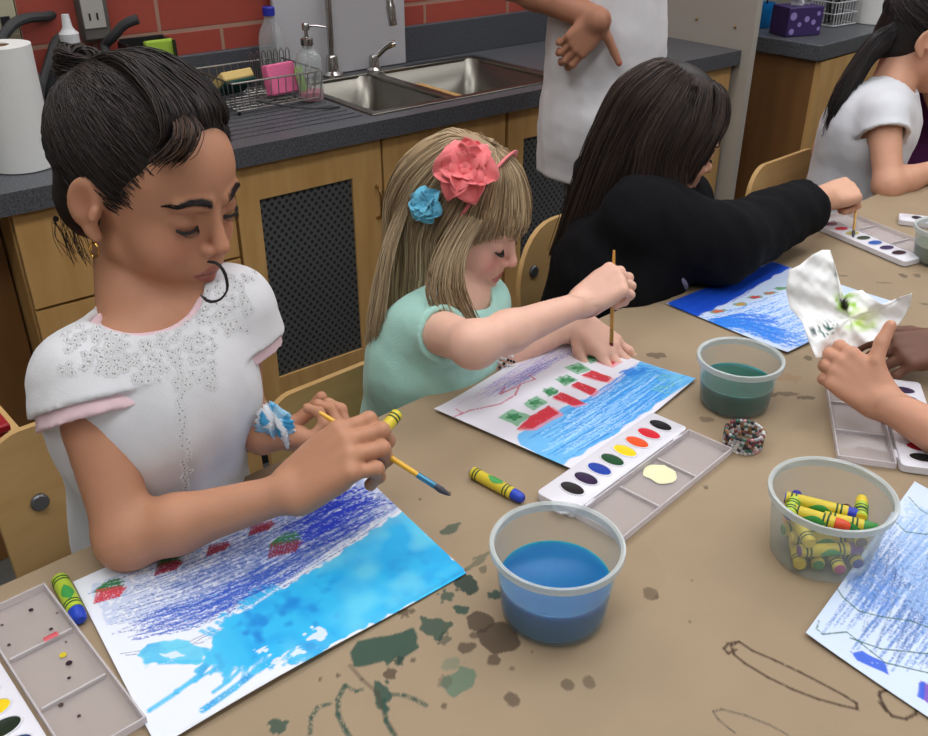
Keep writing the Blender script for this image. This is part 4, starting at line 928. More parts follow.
def polygonise(F, h, fine=(), smooth=1):
    """fine = [(lo, hi, h)] boxes meshed at their own finer step from the same field"""
    lo, hi = F.bounds(); D, ax = F.eval(lo, hi, h); Vv, Ff = nets(D, ax, h); Vv = relax(Vv, Ff, smooth)
    outV, outF = [], []
    for (a, b, hf) in fine:
        a, b = np.array(a), np.array(b)
        cen = Vv[Ff].mean(1); inside = ((cen > a + h * .7) & (cen < b - h * .7)).all(1); Ff = Ff[~inside]
    outV.append(Vv); outF.append(Ff); n = len(Vv)
    done = []
    for (a, b, hf) in fine:
        D, ax = F.eval(np.array(a), np.array(b), hf); v, f = nets(D, ax, hf)
        if not len(v): continue
        v = relax(v, f, smooth, .35); cen = v[f].mean(1)
        for (c, d, hh) in done:
            ins_ = ((cen > c + .002) & (cen < d - .002)).all(1); f = f[~ins_]; cen = cen[~ins_]
        done.append((np.array(a), np.array(b), hf))
        outV.append(v); outF.append(f + n); n += len(v)
    Vv = np.concatenate(outV); Ff = np.concatenate(outF)
    used = np.unique(Ff); rm = np.full(len(Vv), -1); rm[used] = np.arange(len(used)); return Vv[used], rm[Ff]
def npmesh(name, Vv, Ff, mt, parent, colors=None, label=None):
    inv = np.array(rootof(parent).matrix_basis.inverted()); Vv = Vv @ inv[:3, :3].T + inv[:3, 3]
    me = bpy.data.meshes.new(name); me.vertices.add(len(Vv)); me.vertices.foreach_set('co', Vv.astype(np.float32).ravel())
    k = Ff.shape[1]; me.loops.add(Ff.size); me.loops.foreach_set('vertex_index', Ff.astype(np.int32).ravel())
    me.polygons.add(len(Ff)); me.polygons.foreach_set('loop_start', np.arange(0, Ff.size, k, dtype=np.int32)); me.update(calc_edges=True); me.validate()
    if colors is not None:
        a = me.color_attributes.new('Col', 'FLOAT_COLOR', 'POINT'); a.data.foreach_set('color', np.concatenate([colors, np.ones((len(Vv), 1))], 1).astype(np.float32).ravel())
    me.materials.append(mt); me.shade_smooth(); o = bpy.data.objects.new(name, me); COL.objects.link(o); o.parent = parent
    if label: o['label'] = label
    return o
def n3(X, Y, Z, f, seed=0):
    """cheap smooth 3-D noise from crossed sines, about -1..1"""
    r_ = random.Random(seed); out = 0
    for i in range(6):
        d = [r_.uniform(-1, 1) for _ in range(3)]; L_ = math.sqrt(sum(q * q for q in d)); k = f * (1 + .5 * i)
        out = out + np.sin((X * d[0] + Y * d[1] + Z * d[2]) / L_ * k + r_.uniform(0, 6.28)) / (1 + .4 * i)
    return out / 3.2
# ------------------------------------------------------------------ hair strands
def strands(name, P, rad, mt, parent, base, jit=.25, label=None, seed=0, tint=None):
    """P: (N, K, 3) polylines -> three-sided tapering tubes in one mesh"""
    P = np.asarray(P, np.float64); N, K, _ = P.shape; rg = np.random.default_rng(seed)
    T = np.gradient(P, axis=1); T /= np.linalg.norm(T, axis=2, keepdims=True) + 1e-9
    ref = np.array([.31, .52, .79]); A = np.cross(T, ref); A /= np.linalg.norm(A, axis=2, keepdims=True) + 1e-9; B = np.cross(T, A)
    prof = np.minimum(1, np.linspace(.6, 6, K)) * np.minimum(1, np.linspace(4.5, .35, K)); rr = (rad * rg.uniform(.7, 1.3, N))[:, None] * prof[None]
    vs = np.stack([P + (A * math.cos(a) + B * math.sin(a)) * rr[..., None] for a in (0, 2.094, 4.189)], 2)   # N,K,3,3
    idx = np.arange(N * K * 3).reshape(N, K, 3); f = []
    for j in range(3):
        j2 = (j + 1) % 3; f.append(np.stack([idx[:, :-1, j], idx[:, :-1, j2], idx[:, 1:, j2], idx[:, 1:, j]], -1).reshape(-1, 4))
    c = np.array(lin(base))[None] * (1 + jit * rg.uniform(-1, 1, (N, 1)))
    if tint is not None:
        w = rg.uniform(0, 1, (N, 1)) ** 2; c = c * (1 - w) + np.array(lin(tint))[None] * w
    c = np.repeat(c, K * 3, 0)
    return npmesh(name, vs.reshape(-1, 3), np.concatenate(f), mt, parent, c, label)
def crom(ctrl, K):
    """Catmull-Rom through control points; ctrl (..., n, 3) -> (..., K, 3)"""
    c = np.asarray(ctrl, float); n = c.shape[-2]; t = np.linspace(0, n - 1, K); i = np.clip(t.astype(int), 0, n - 2); f = (t - i)[:, None]
    g = lambda j: c[..., np.clip(j, 0, n - 1), :]
    p0, p1, p2, p3 = g(i - 1), g(i), g(i + 1), g(i + 2)
    return .5 * (2 * p1 + (p2 - p0) * f + (2 * p0 - 5 * p1 + 4 * p2 - p3) * f ** 2 + (3 * p1 - p0 - 3 * p2 + p3) * f ** 3)
def sheet(guides, n, K=14, thick=.006, jit=.002, seed=0, clump=0):
    """strands between neighbouring guide curves; guides: list of (m,3) lists with equal m"""
    G = np.array([[list(p) for p in g] for g in guides], float); rg = np.random.default_rng(seed); ng = len(G)
    s = rg.uniform(0, ng - 1, n)
    if clump: sc = np.round(s * clump) / clump; s = np.clip(s * .55 + sc * .45, 0, ng - 1)
    i = np.clip(s.astype(int), 0, ng - 2); f = (s - i)[:, None, None]
    c = G[i] * (1 - f) + G[i + 1] * f
    off = rg.normal(0, thick, (n, 1, 3)) * np.linspace(.5, 1, G.shape[1])[None, :, None]
    c = c + off + rg.normal(0, jit, c.shape) * np.linspace(.2, 1, G.shape[1])[None, :, None]
    return crom(c, K)
# ------------------------------------------------------------------ anatomy
class Head:
    def __init__(s, c, fw, up, sc=1.0, zl=1.0):
        s.zl = zl
        s.c = Vector(c); s.f = Vector(fw).normalized(); s.r = s.f.cross(Vector(up)).normalized(); s.u = s.r.cross(s.f).normalized(); s.k = sc
        s.M = m3(s.r, s.f, s.u)
    def w(s, x, y, z):
        z = z * s.zl if z < 0 else z
        return s.c + (s.r * x + s.f * y + s.u * z) * s.k
    def loc(s, Vv):
        L_ = ((Vv - npv(s.c)) @ s.M.T) / s.k; L_[:, 2] = np.where(L_[:, 2] < 0, L_[:, 2] / s.zl, L_[:, 2]); return L_
    def build(s, F, ears=True, sm=1):
        k = s.k; M = s.M; W = s.w
        def E(c, r, kk, op='add', MM=None): F.ell(W(*c), [q * k for q in r], M if MM is None else MM, kk * k, op)
        def C(a, b, ra, rb, kk, op='add'): F.cap(W(*a), W(*b), ra * k, rb * k, kk * k, op)
        E((0, -.014, .030), (.071, .090, .074), .02)
        E((0, .030, .028), (.058, .050, .052), .02)
        E((0, .020, -.030), (.056, .060, .058), .03)
        E((0, .034, -.060), (.038, .040, .030), .03)
        C((-.042, .0, -.050), (0, .056, -.085), .016, .015, .02); C((.042, .0, -.050), (0, .056, -.085), .016, .015, .02)
        for sx in (-1, 1):
            E((sx * .034, .050, -.034), (.022, .022, .022), .022)
            E((sx * .030, .086, .004), (.017, .012, .012), .010, 'sub')
            E((sx * .030, .0655, -.001), (.0150, .0135, .0125), .004)                     # lid over the eyeball
            C((sx * .014, .082, .0175), (sx * .042, .070, .018), .005, .004, .010)          # brow ridge
        C((0, .076, .006), (0, .093, -.024), .0055, .0078, .009); E((0, .094, -.027), (.0085, .0085, .0075), .005)
        for sx in (-1, 1):
            E((sx * .0098, .084, -.031), (.0062, .0085, .0055), .004); E((sx * .0048, .091, -.0365), (.0030, .0040, .0026), .002, 'sub')
        E((0, .074, -.050), (.024, .014, .016), .012)
        C((-.019, .0745, -.0555), (-.004, .0845, -.0515), .0030, .0046, .003); C((.019, .0745, -.0555), (.004, .0845, -.0515), .0030, .0046, .003)
        C((-.016, .0745, -.0585), (0, .0830, -.0615), .0032, .0056, .003); C((.016, .0745, -.0585), (0, .0830, -.0615), .0032, .0056, .003)
        C((-.020, .0795, -.0565), (0, .0895, -.0558), .0010, .0012, .002, 'sub'); C((.020, .0795, -.0565), (0, .0895, -.0558), .0010, .0012, .002, 'sub')
        E((0, .066, -.084), (.017, .013, .012), .014)
        if ears:
            for sx in (-1, 1):
                eM = m3(s.r * math.cos(.35 * sx) + s.f * math.sin(.35 * sx) * 1, s.f * math.cos(.35 * sx) - s.r * math.sin(.35 * sx), s.u)
                F.ell(W(sx * .076, -.012, -.004), [q * k for q in (.0070, .0175, .0265)], eM, .008 * k)
                F.cap(W(sx * .073, -.004, -.030), W(sx * .072, .0, -.034), .007 * k, .006 * k, .008 * k)
                F.ell(W(sx * .086, -.010, .000), [q * k for q in (.0075, .0115, .019)], eM, .004 * k, 'sub')
                F.cap(W(sx * .080, .002, -.012), W(sx * .078, .003, -.006), .0045 * k, .004 * k, .004 * k)
    def paint(s, Vv, C_, lip=(176, 96, 88), brow=None, blush=(214, 130, 110), bl=.35, browa=.9, lidc=None):
        L_ = s.loc(Vv); x, y, z = L_[:, 0], L_[:, 1], L_[:, 2]; front = y > .03; near = (x * x + y * y + z * z) < .0175
        def mix(m, col):
            m = (np.clip(m, 0, 1) * near)[:, None]; C_[:] = C_ * (1 - m) + np.array(lin(col)) * m
        ax_ = np.abs(x)
        mix(bl * np.exp(-((ax_ - .036) / .018) ** 2 - ((z + .030) / .018) ** 2) * front, blush)
        mix(bl * .6 * np.exp(-(ax_ / .014) ** 2 - ((z + .027) / .012) ** 2) * (y > .07), blush)
        zc = -.0565; hw = np.clip(1 - (ax_ / .0215) ** 2, 0, 1)
        mix(np.clip((hw * .0105 - np.abs(z - zc + .0008)) / .0015 + .5, 0, 1) * (hw > 0) * (y > .06) * .8, lip)
        mix(np.exp(-((z - zc) / .0011) ** 2) * (ax_ < .0205) * (y > .06) * .55, tuple(q * .45 for q in lip))
        if brow:
            t = np.clip((ax_ - .012) / .034, 0, 1); zb = .0185 + .006 * np.sin(t * 2.6) - .003 * t; wb = .0052 * (1 - .6 * t)
            m = np.clip((wb - np.abs(z - zb)) / .0018 + .5, 0, 1) * (ax_ > .011) * (ax_ < .047) * front
            mix(m * browa * (.8 + .2 * np.sin(x * 2600 + z * 900)), brow)
        if lidc: mix(.5 * np.exp(-((ax_ - .030) / .014) ** 2 - ((z - .003) / .008) ** 2) * front, lidc)
        # ear hollow is deeper pink
        mix(.25 * np.exp(-((ax_ - .077) / .01) ** 2 - ((y + .01) / .01) ** 2 - ((z + .002) / .016) ** 2), blush)
    def lashes(s, parent, mt, open_=.0):
        mb = MB()
        for sx in (-1, 1):
            pts = [s.w(sx * (.030 + .0148 * math.cos(a)), .0655 + .0143 * math.sqrt(max(.05, 1 - .75 * math.cos(a) ** 2)), -.0045 - .0035 * math.sin(a)) for a in [math.pi * q / 10 for q in range(11)]]
            mb.tube(pts, [.0006 * s.k] + [.0016 * s.k] * 9 + [.0006 * s.k], 6)
            for q in range(1, 10):
                for e in (0, .5):
                    i0 = min(q, 9); p = pts[i0].lerp(pts[i0 + 1], e); d = s.f * .006 - s.u * .0045 + s.r * sx * .0009 * (5 - q) * -1
                    mb.tube([p, p + d * .6 * s.k - s.u * .0003, p + d * s.k + s.u * .0006], [.0005, .0004, .0001], 4)
        return part('eyelashes', mb, mt, parent)
    def brows(s, parent, body, col, n=70, th=1.0):
        from mathutils.bvhtree import BVHTree
        w_ = np.empty(len(body.data.vertices) * 3, np.float32); body.data.vertices.foreach_get('co', w_); Mx = np.array(rootof(parent).matrix_basis); w_ = w_.reshape(-1, 3) @ Mx[:3, :3].T + Mx[:3, 3]
        bv_ = BVHTree.FromPolygons([tuple(q) for q in w_], [tuple(q.vertices) for q in body.data.polygons]); rg_ = np.random.default_rng(9); P = []
        for sx in (-1, 1):
            for i in range(n):
                t = rg_.uniform(0, 1); x = .0125 + .033 * t; z = .0185 + .006 * math.sin(t * 2.6) - .003 * t + rg_.uniform(-1, 1) * .0034 * (1 - .6 * t) * th; pts = []
                for q in range(4):
                    xx = sx * (x + q * .0022); zz = z + q * (.0012 - .0022 * t); o = s.w(xx, .16, zz); h = bv_.ray_cast(o, -s.f)
                    if h[0] is None: break
                    pts.append(list(h[0] + s.f * .0005))
                if len(pts) == 4: P.append(pts)
        return strands('eyebrows', P, .00048 * s.k, M_hair, parent, col, .3)
def hand(F, W_, f, b, right=True, k=1.0, curls=None, splay=(8, 2, -3, -9), thumb=None, pads=True, rk=1.0):
    """W_: wrist, f: towards the knuckles, b: out of the back of the hand. curls: per finger (mcp, pip, dip) in degrees.
    thumb: list of 3 joint offsets in the local frame (x along f, y to the thumb side, z along b)"""
    f = Vector(f).normalized(); b = (Vector(b) - f * Vector(b).dot(f)).normalized(); s = b.cross(f) if right else f.cross(b)
    L_ = lambda x, y, z: Vector(W_) + (f * x + s * y + b * z) * k
    curls = curls or [(20, 30, 15)] * 4; tips = []; joints = []
    base = [(.066, .0225), (.069, .0075), (.066, -.0075), (.060, -.0215)]; ln = [(.030, .019, .015), (.033, .021, .016), (.030, .020, .016), (.024, .015, .014)]
    rd = [.0078, .0080, .0076, .0068]
    for i in range(4):
        bx, by = base[i]; F.cap(L_(.004, by * .62, 0), L_(bx, by, .001), .0125 * k, .0098 * k, .008 * k)
    F.cap(L_(.012, .018, -.006), L_(.045, .024, -.005), .011 * k, .010 * k, .01 * k); F.cap(L_(.012, -.014, -.005), L_(.045, -.018, -.005), .010 * k, .009 * k, .01 * k)
    for i in range(4):
        bx, by = base[i]; p = L_(bx, by, .000); a = 0; js = [p]
        sp = R(splay[i])
        for q in range(3):
            a += R(curls[i][q]); d = (f * math.cos(sp) + s * math.sin(sp)) * math.cos(a) - b * math.sin(a)
            n = p + d * ln[i][q] * k; r0 = rd[i] * (1 - .08 * q) * k * rk; r1 = rd[i] * (1 - .08 * (q + 1)) * k * rk
            F.cap(p, n, r0, r1, .0035 * k); F.ell(n if q < 2 else n, [r1 * 1.04] * 3, None, .003 * k); p = n; js.append(n)
        tips.append(p); joints.append(js)
    th = thumb or [(.014, .020, -.006), (.036, .038, -.012), (.058, .046, -.016), (.076, .048, -.020)]
    tp_ = [L_(*q) for q in th]; tr = [.0115, .0092, .0083, .0070]
    for q in range(3): F.cap(tp_[q], tp_[q + 1], tr[q] * k * rk, tr[q + 1] * k * rk, .006 * k if q == 0 else .003 * k)
    return tips, joints, tp_
def box_of(pts, pad):
    a = np.array([list(p) for p in pts]); return a.min(0) - pad, a.max(0) + pad
def skinmat(name, rough=.5, sub=.12): return mat(name, attr='Col', rough=rough, sub=sub, spec=.35, var=.05, scale=60, bump=.04, bscale=300)
M_skin = skinmat('skin')
M_hair = mat('hair', attr='Col', rough=.5, spec=.35); M_lash = mat('lash', (22, 16, 14), .6)
def cloth(name, col, bump=.25, bscale=500, var=.04, scale=30, rough=.85, **k): return mat(name, col, rough, var=var, scale=scale, bump=bump, bscale=bscale, sheen=k.pop('sheen', .2), **k)
def torso(F, pel, chest, neck, shR, shL, fw, k=1.0, kk=.03, off=0, belly=0):
    """pel, chest: pelvis and ribcage centres"""
    pel, chest, neck, shR, shL = map(Vector, (pel, chest, neck, shR, shL)); r = (shR - shL).normalized(); up = (neck - pel).normalized(); f = up.cross(r).normalized()
    if f.dot(Vector(fw)) < 0: f = -f
    r = f.cross(up).normalized(); M = m3(r, f, up)
    F.ell(pel, [.118 * k + off, .092 * k + off, .095 * k + off], M, kk)
    F.ell(pel.lerp(chest, .45) + f * belly, [.098 * k + off, .078 * k + off, .115 * k + off], M, kk)
    F.ell(chest, [.106 * k + off, .076 * k + off, .098 * k + off], M, kk)
    mid = (shR + shL) / 2
    F.cap(shR, mid.lerp(neck, .45), .033 * k + off, .038 * k + off, kk); F.cap(shL, mid.lerp(neck, .45), .033 * k + off, .038 * k + off, kk)
    return M, f, r, up
def arm(F, sh, el, wr, k=1.0, kk=.018):
    F.cap(sh, el, .037 * k, .029 * k, kk); F.ell(el, [.0295 * k] * 3, None, kk)
    mid = Vector(el).lerp(Vector(wr), .3); F.cap(el, mid, .0285 * k, .030 * k, kk * .7); F.cap(mid, wr, .030 * k, .0195 * k, kk * .7)
    F.ell(wr, [.0195 * k] * 3, None, .01)
def legs(F, pel, fw, r, k=1.0, seat=.42, floor=.035):
    ends = []
    for s in (-1, 1):
        hip = Vector(pel) + Vector(r) * s * .065 * k - V(0, 0, .03); kn = hip + Vector(fw) * .34 * k + V(0, 0, 0); an = V(kn.x, kn.y, floor + .05) - Vector(fw) * .02
        F.cap(hip, kn, .068 * k, .048 * k, .03); F.cap(kn, an, .047 * k, .032 * k, .02); ends.append((hip, kn, an))
    return ends
def shoe(parent, an, fw, k=1.0, col=(60, 60, 66)):
    F = Field(); a = V(an.x, an.y, .035); F.cap(a - fw * .03 * k, a + fw * .10 * k, .032 * k, .028 * k, .02); F.cap(an, a, .033 * k, .034 * k, .02); F.plane((0, 0, .004), (0, 0, -1))
    v, f = polygonise(F, .006); npmesh('shoe', v, f, mat('shoe %d' % col[0], col, .6), parent)
# ================================================================== child in the foreground
def ellstrands(H, cen, rad, starts, end, K=14, lift=.0, jit=.004, seed=0, endj=.10):
    """strands along an ellipsoid (head frame) from start directions to one end direction"""
    rg = np.random.default_rng(seed); S_ = np.array(starts, float); S_ /= np.linalg.norm(S_, axis=1, keepdims=True); E_ = np.array(end, float)[None] + rg.normal(0, endj, S_.shape); E_ /= np.linalg.norm(E_, axis=1, keepdims=True)
    om = np.arccos(np.clip((S_ * E_).sum(1), -1, 1))[:, None, None] + 1e-6; t = np.linspace(0, 1, K)[None, :, None]
    D = (np.sin((1 - t) * om) * S_[:, None] + np.sin(t * om) * E_[:, None]) / np.sin(om)
    ph = rg.uniform(0, 6.28, (len(S_), 1, 1)); lf = 1 + lift * np.sin(t * 3.14) + rg.uniform(0, .035, (len(S_), 1, 1)) + .012 * np.sin(t * 9 + ph)
    P = np.array(cen)[None, None] + D * np.array(rad)[None, None] * lf
    P = P + rg.normal(0, jit * .3, P.shape)
    Mx = H.M; return (P * H.k) @ Mx + npv(H.c)
def garment(tor, sleeves, hem=None, th=.008, fold=.0022, seed=4, low=None):
    """tor(F) adds the trunk; sleeves: (shoulder, elbow, fraction, r0, r1). Hollow cloth with open sleeves and hem"""
    F = Field(); tor(F); F.ops.append(('mark', None, None, None, 0))
    ends = []
    for sh, el, fr, ra, rb in sleeves:
        e = Vector(sh).lerp(Vector(el), fr); F.sleeve(sh, e, ra, rb, .025); ends.append((e, (Vector(el) - Vector(sh)).normalized(), rb))
    if fold: F.fn(lambda X, Y, Z: fold * n3(X, Y, Z * .4, 55, seed) + fold * .35 * n3(X, Y, Z, 120, seed + 2))
    F.shell(th)
    for e, d, r in ends: F.cyl(e - d * th * 1.3, e + d * .03, r + .02, op='swap')
    if hem is not None: F.plane((0, 0, hem), (0, 0, -1))
    return F
g1 = thing('person', 'child with dark hair in a bun and white lace top painting in the foreground', 'person', TU * .31 + TN * .93)
Hd = Head(at(152, 184, .92), V(.885, -.465, -.27), V(.09, .0, 1), .975, 1.10)
nk = at(140, 308, .955); shR = at(84, 381, .89); shL = at(228, 311, .985); ch = at(150, 405, .965); pel = TU * .315 + TN * .905 + V(0, 0, .50)
elR = at(127, 538, .89); wrR = at(290, 492, .885); elL = at(240, 420, 1.05); wrL = at(262, 436, .985)
F = Field(); Hd.build(F)
M1, f1, r1, u1 = torso(F, pel, ch, nk, shR, shL, -TN, .87)
F.cap(Hd.w(0, -.030, -.045), nk, .035, .043, .005)
arm(F, shR, elR, wrR, .93); arm(F, shL, elL, wrL, .93)
tR, jR, thR = hand(F, wrR, at(345, 452, .875) - wrR, V(-.35, -.55, .80), True, 1.06, [(34, 66, 40), (34, 72, 40), (38, 72, 40), (44, 70, 40)], splay=(3, 0, -3, -6), thumb=[(.012, .018, -.010), (.034, .030, -.022), (.056, .026, -.034), (.072, .012, -.036)])
tL, jL, thL = hand(F, wrL, V(.90, -.05, -.08), V(.2, -.60, -.70), False, .92, [(35, 70, 45), (42, 72, 45), (48, 75, 45), (55, 72, 40)], splay=(5, 1, -2, -6), thumb=[(.012, .020, -.010), (.030, .036, -.024), (.048, .034, -.042), (.058, .024, -.056)])
lg = legs(F, pel, -TN, TU * -1, .95)
def headbox(H): return npv(H.c) - .128 * H.k, npv(H.c) + .128 * H.k
hbR = box_of([wrR, *tR, *thR, *[q for j in jR for q in j]], .018); hbL = box_of([wrL, *tL, *thL, *[q for j in jL for q in j]], .018)
v, f = polygonise(F, .006, [(*headbox(Hd), .0021), (*hbR, .0016), (*hbL, .0017)])
SK1 = (186, 134, 104)
C_ = np.ones((len(v), 3)) * np.array(lin(SK1)); Hd.paint(v, C_, lip=(160, 92, 84), brow=(34, 24, 20), blush=(196, 118, 96), bl=.3, lidc=(140, 92, 74))
bo1 = npmesh('body', v, f, M_skin, g1, C_); Hd.lashes(g1, M_lash); Hd.brows(g1, bo1, (30, 22, 20), 150)
# lace top over a pink undershirt
def top_field(off, sl, hem, flare):
    def tor(F):
        torso(F, pel, ch, nk, shR, shL, -TN, .87, off=off); F.cap(pel - V(0, 0, .02), ch, .088 + off, .080 + off, .03); F.ell((shR + shL) / 2 - V(0, 0, .055) + f1 * .014, (.078 + off, .058 + off, .07 + off), M1, .03)
    return garment(tor, [(shR, elR, sl, .036 + off, .040 + off + flare), (shL, elL, sl + .06, .036 + off, .042 + off + flare)], hem)
M_lace = mat('white lace cotton', (214, 214, 216), .85, var=.05, scale=40, bump=.10, bscale=420, sheen=.2)
M_pink = mat('pale pink cotton', (226, 196, 202), .85, var=.04, scale=40, sheen=.2)
neckax = (Hd.w(0, -.03, -.05) - nk).normalized()
NL = at(141, 290, .915)
F = top_field(.0128, .22, .50, .006); F.ell(NL, (.060, .058, .045), M1, .004, 'sub')
v, f = polygonise(F, .0036); sh_o = npmesh('lace_top', v, f, M_lace, g1)
F = top_field(.0060, .31, .50, .010); F.ell(NL + V(0, 0, .004), (.056, .054, .044), M1, .004, 'sub')
v, f = polygonise(F, .0036); npmesh('undershirt', v, f, M_pink, g1, label='pale pink undershirt showing at neck and sleeves')
# embroidered eyelet motifs on the yoke, shoulder and centre placket, set on the cloth surface
dg = bpy.context.evaluated_depsgraph_get() if False else None
from mathutils.bvhtree import BVHTree
inv_ = np.array(g1.matrix_basis); vw = np.empty(len(sh_o.data.vertices) * 3, np.float32); sh_o.data.vertices.foreach_get('co', vw); vw = vw.reshape(-1, 3) + inv_[:3, 3]
bv = BVHTree.FromPolygons([tuple(q) for q in vw], [tuple(p.vertices) for p in sh_o.data.polygons])
mb = MB(); r_ = random.Random(12); md = MB()
def motif(px, py, s_=1.0):
    o = V(0, 0, CAMZ); d = ray(px, py).normalized(); h = bv.ray_cast(o, d)
    if h[0] is None: return
    p, n = h[0], h[1]; a = n.orthogonal().normalized(); b = n.cross(a); k = r_.randint(4, 6); ph = r_.random() * 6
    for q in range(k):
        an = ph + 6.283 * q / k; c = p + (a * math.cos(an) + b * math.sin(an)) * .0030 * s_
        mb.tube([c + (a * math.cos(t) + b * math.sin(t)) * .0013 * s_ + n * .0003 for t in [6.283 * w_ / 6 for w_ in range(7)]], .0004 * s_, 4, cap=False)
    md.ball(p + n * .0001, .0009 * s_, 6, 4)
for i in range(230):                       # right yoke and shoulder
    a = r_.random(); b = r_.random(); motif(96 + a * 120, 300 + b * 78 + a * 10, .95)
for i in range(60): motif(60 + r_.random() * 60, 325 + r_.random() * 50, 1)
for i in range(60): motif(205 + r_.random() * 50, 272 + r_.random() * 62, 1)
for i in range(34): motif(176 + r_.random() * 10 + i * .25, 385 + i * 3.2, .9)
part('embroidery', mb, mat('white thread', (226, 226, 226), .8), sh_o); part('eyelet', md, mat('eyelet shade', (150, 146, 146), .9), sh_o)
# scalloped lace edge on the right sleeve
for sh, el in ((shR, elR), (shL, elL)):
    p = Vector(sh).lerp(Vector(el), .345); d = (Vector(el) - Vector(sh)).normalized(); a = d.orthogonal().normalized(); b = d.cross(a); mb = MB(); pts = []
    for q in range(73):
        an = 6.2832 * q / 72; h = bv.ray_cast(p - d * .004, (a * math.cos(an) + b * math.sin(an)))
        if h[0] is not None and (h[0] - p).length < .085: pts.append(h[0] + d * (.004 + .003 * abs(math.sin(an * 12))) + (h[0] - p).normalized() * .0008)
    if len(pts) > 8: part('lace_trim', MB().tube(pts, .0022, 6, flat=.5), M_lace, sh_o)
# trousers and shoes
def trousers(parent, pel, lg, col, k=1.0, name='trousers'):
    F = Field(); F.ell(pel, [.128 * k, .108 * k, .10 * k], M1 if False else None, .03)
    for hip, kn, an in lg: F.cap(hip, kn, .078 * k, .060 * k, .02); F.cap(kn, an + V(0, 0, .02), .058 * k, .050 * k, .01)
    v, f = polygonise(F, .009); return npmesh(name, v, f, cloth(name + ' %d %d' % col[:2], col), parent)
trousers(g1, pel, lg, (60, 66, 90), .95)
for _, _, an in lg: shoe(g1, an, -TN)
# hair
HC = (0, -.018, .034); HR = (.0755, .0965, .0805)
F = Field(); F.ell(Hd.w(*HC), [q * Hd.k for q in HR], Hd.M, .0)
F.ell(Hd.w(0, -.05, -.03), [q * Hd.k for q in (.062, .052, .05)], Hd.M, .03)
F.ell(Hd.w(0, .098, -.026), [q * Hd.k for q in (.092, .090, .122)], Hd.M, .006, 'sub')
for sx in (-1, 1): F.ell(Hd.w(sx * .082, -.006, -.010), [q * Hd.k for q in (.022, .024, .034)], Hd.M, .008, 'sub')
F.plane(Hd.w(0, -.04, -.072), Hd.r * 0 + Hd.u * -1 + Hd.f * .4)
F.fn(lambda X, Y, Z: .0012 * n3(X, Y, Z, 140, 3))
v, f = polygonise(F, .0035); HCOL = (30, 25, 24)
hr = npmesh('hair', v, f, M_hair, g1, np.ones((len(v), 3)) * np.array(lin(HCOL)))
rg = np.random.default_rng(5); st = []
while len(st) < 5200:
    d = rg.normal(0, 1, 3); d /= np.linalg.norm(d); p = np.array(HC) + d * np.array(HR)
    if d[2] < -.55 or ((p[0] / .092) ** 2 + ((p[1] - .098) / .090) ** 2 + ((p[2] + .026) / .122) ** 2) < .98: continue
    if (abs(p[0]) > .055 and abs(p[1] + .006) < .02 and p[2] < .022): continue
    st.append(d)
BUN = (.08, -.78, .60)
strands('hair_strands', ellstrands(Hd, HC, HR, st, BUN, 16, .012, .002, 1), .0006, M_hair, hr, (34, 28, 27), .5, tint=(58, 49, 45))
# loose hair swept up and back from the forehead, a few wisps hanging
G = []
for x, zz in ((-.045, .074), (-.02, .086), (.005, .089), (.03, .086), (.05, .072)):
    G.append([Hd.w(x, .060 - abs(x) * .3, zz), Hd.w(x * .95, .048, zz + .014), Hd.w(x * .8, .025, .112), Hd.w(x * .5, -.03, .120), Hd.w(.01, -.085, .092)])
strands('hair_strands', sheet(G, 700, 14, .0025, .0016, 3, 12), .0006, M_hair, hr, (33, 27, 26), .5, tint=(60, 50, 45))
G = [[Hd.w(.012, .052, .096), Hd.w(.025, .074, .092), Hd.w(.038, .078, .078), Hd.w(.045, .072, .066)], [Hd.w(.03, .045, .096), Hd.w(.045, .062, .090), Hd.w(.056, .062, .074), Hd.w(.062, .050, .060)]]
strands('hair_strands', sheet(G, 110, 12, .003, .0015, 4), .00055, M_hair, hr, (40, 30, 26), .5, tint=(90, 66, 50))
# bun
bc = Hd.w(.006, -.098, .086); P = []
for i in range(420):
    a = rg.uniform(0, 6.28); rr_ = rg.uniform(.010, .019); zz = rg.uniform(-.010, .014); w_ = rg.uniform(.006, .012); pts = []
    for q in range(14):
        t = a + q * .36; pts.append(bc + (Hd.r * math.cos(t) + Hd.f * math.sin(t)) * (rr_ + .004 * math.sin(q + a)) + Hd.u * (zz + w_ * .4 * math.sin(q * .8 + a)))
    P.append([list(p) for p in pts])
strands('bun', P, .0009, M_hair, hr, (30, 25, 24), .5, tint=(70, 58, 52))
F = Field(); F.ell(bc, [.016, .016, .013], Hd.M); v, f = polygonise(F, .003); npmesh('bun_core', v, f, M_hair, hr, np.ones((len(v), 3)) * np.array(lin(HCOL)))
# wisps at the nape and the loose loop beside the mouth
P = []
for i in range(34):
    x0 = .060 + rg.uniform(-.008, .010); p0 = Hd.w(x0, -.045 + rg.uniform(-.02, .01), -.045)
    P.append([list(p0), list(p0 + V(rg.uniform(-.004, .004), rg.uniform(-.01, .01), -.015)), list(p0 + Hd.f * rg.uniform(0, .02) + V(0, 0, -.028 - rg.uniform(0, .012)))])
strands('hair_strands', crom(P, 8), .00032, M_hair, hr, (34, 27, 26), .4)
lp = [at(207, 262, .80), at(217, 264, .795), at(225, 275, .795), at(227, 289, .80), at(220, 300, .805), at(209, 302, .81), at(200, 295, .82)]
PP = crom([list(p) for p in lp], 16); strands("hair_strands", [PP, PP + .0007], .0011, M_hair, hr, (34, 27, 26), .2)
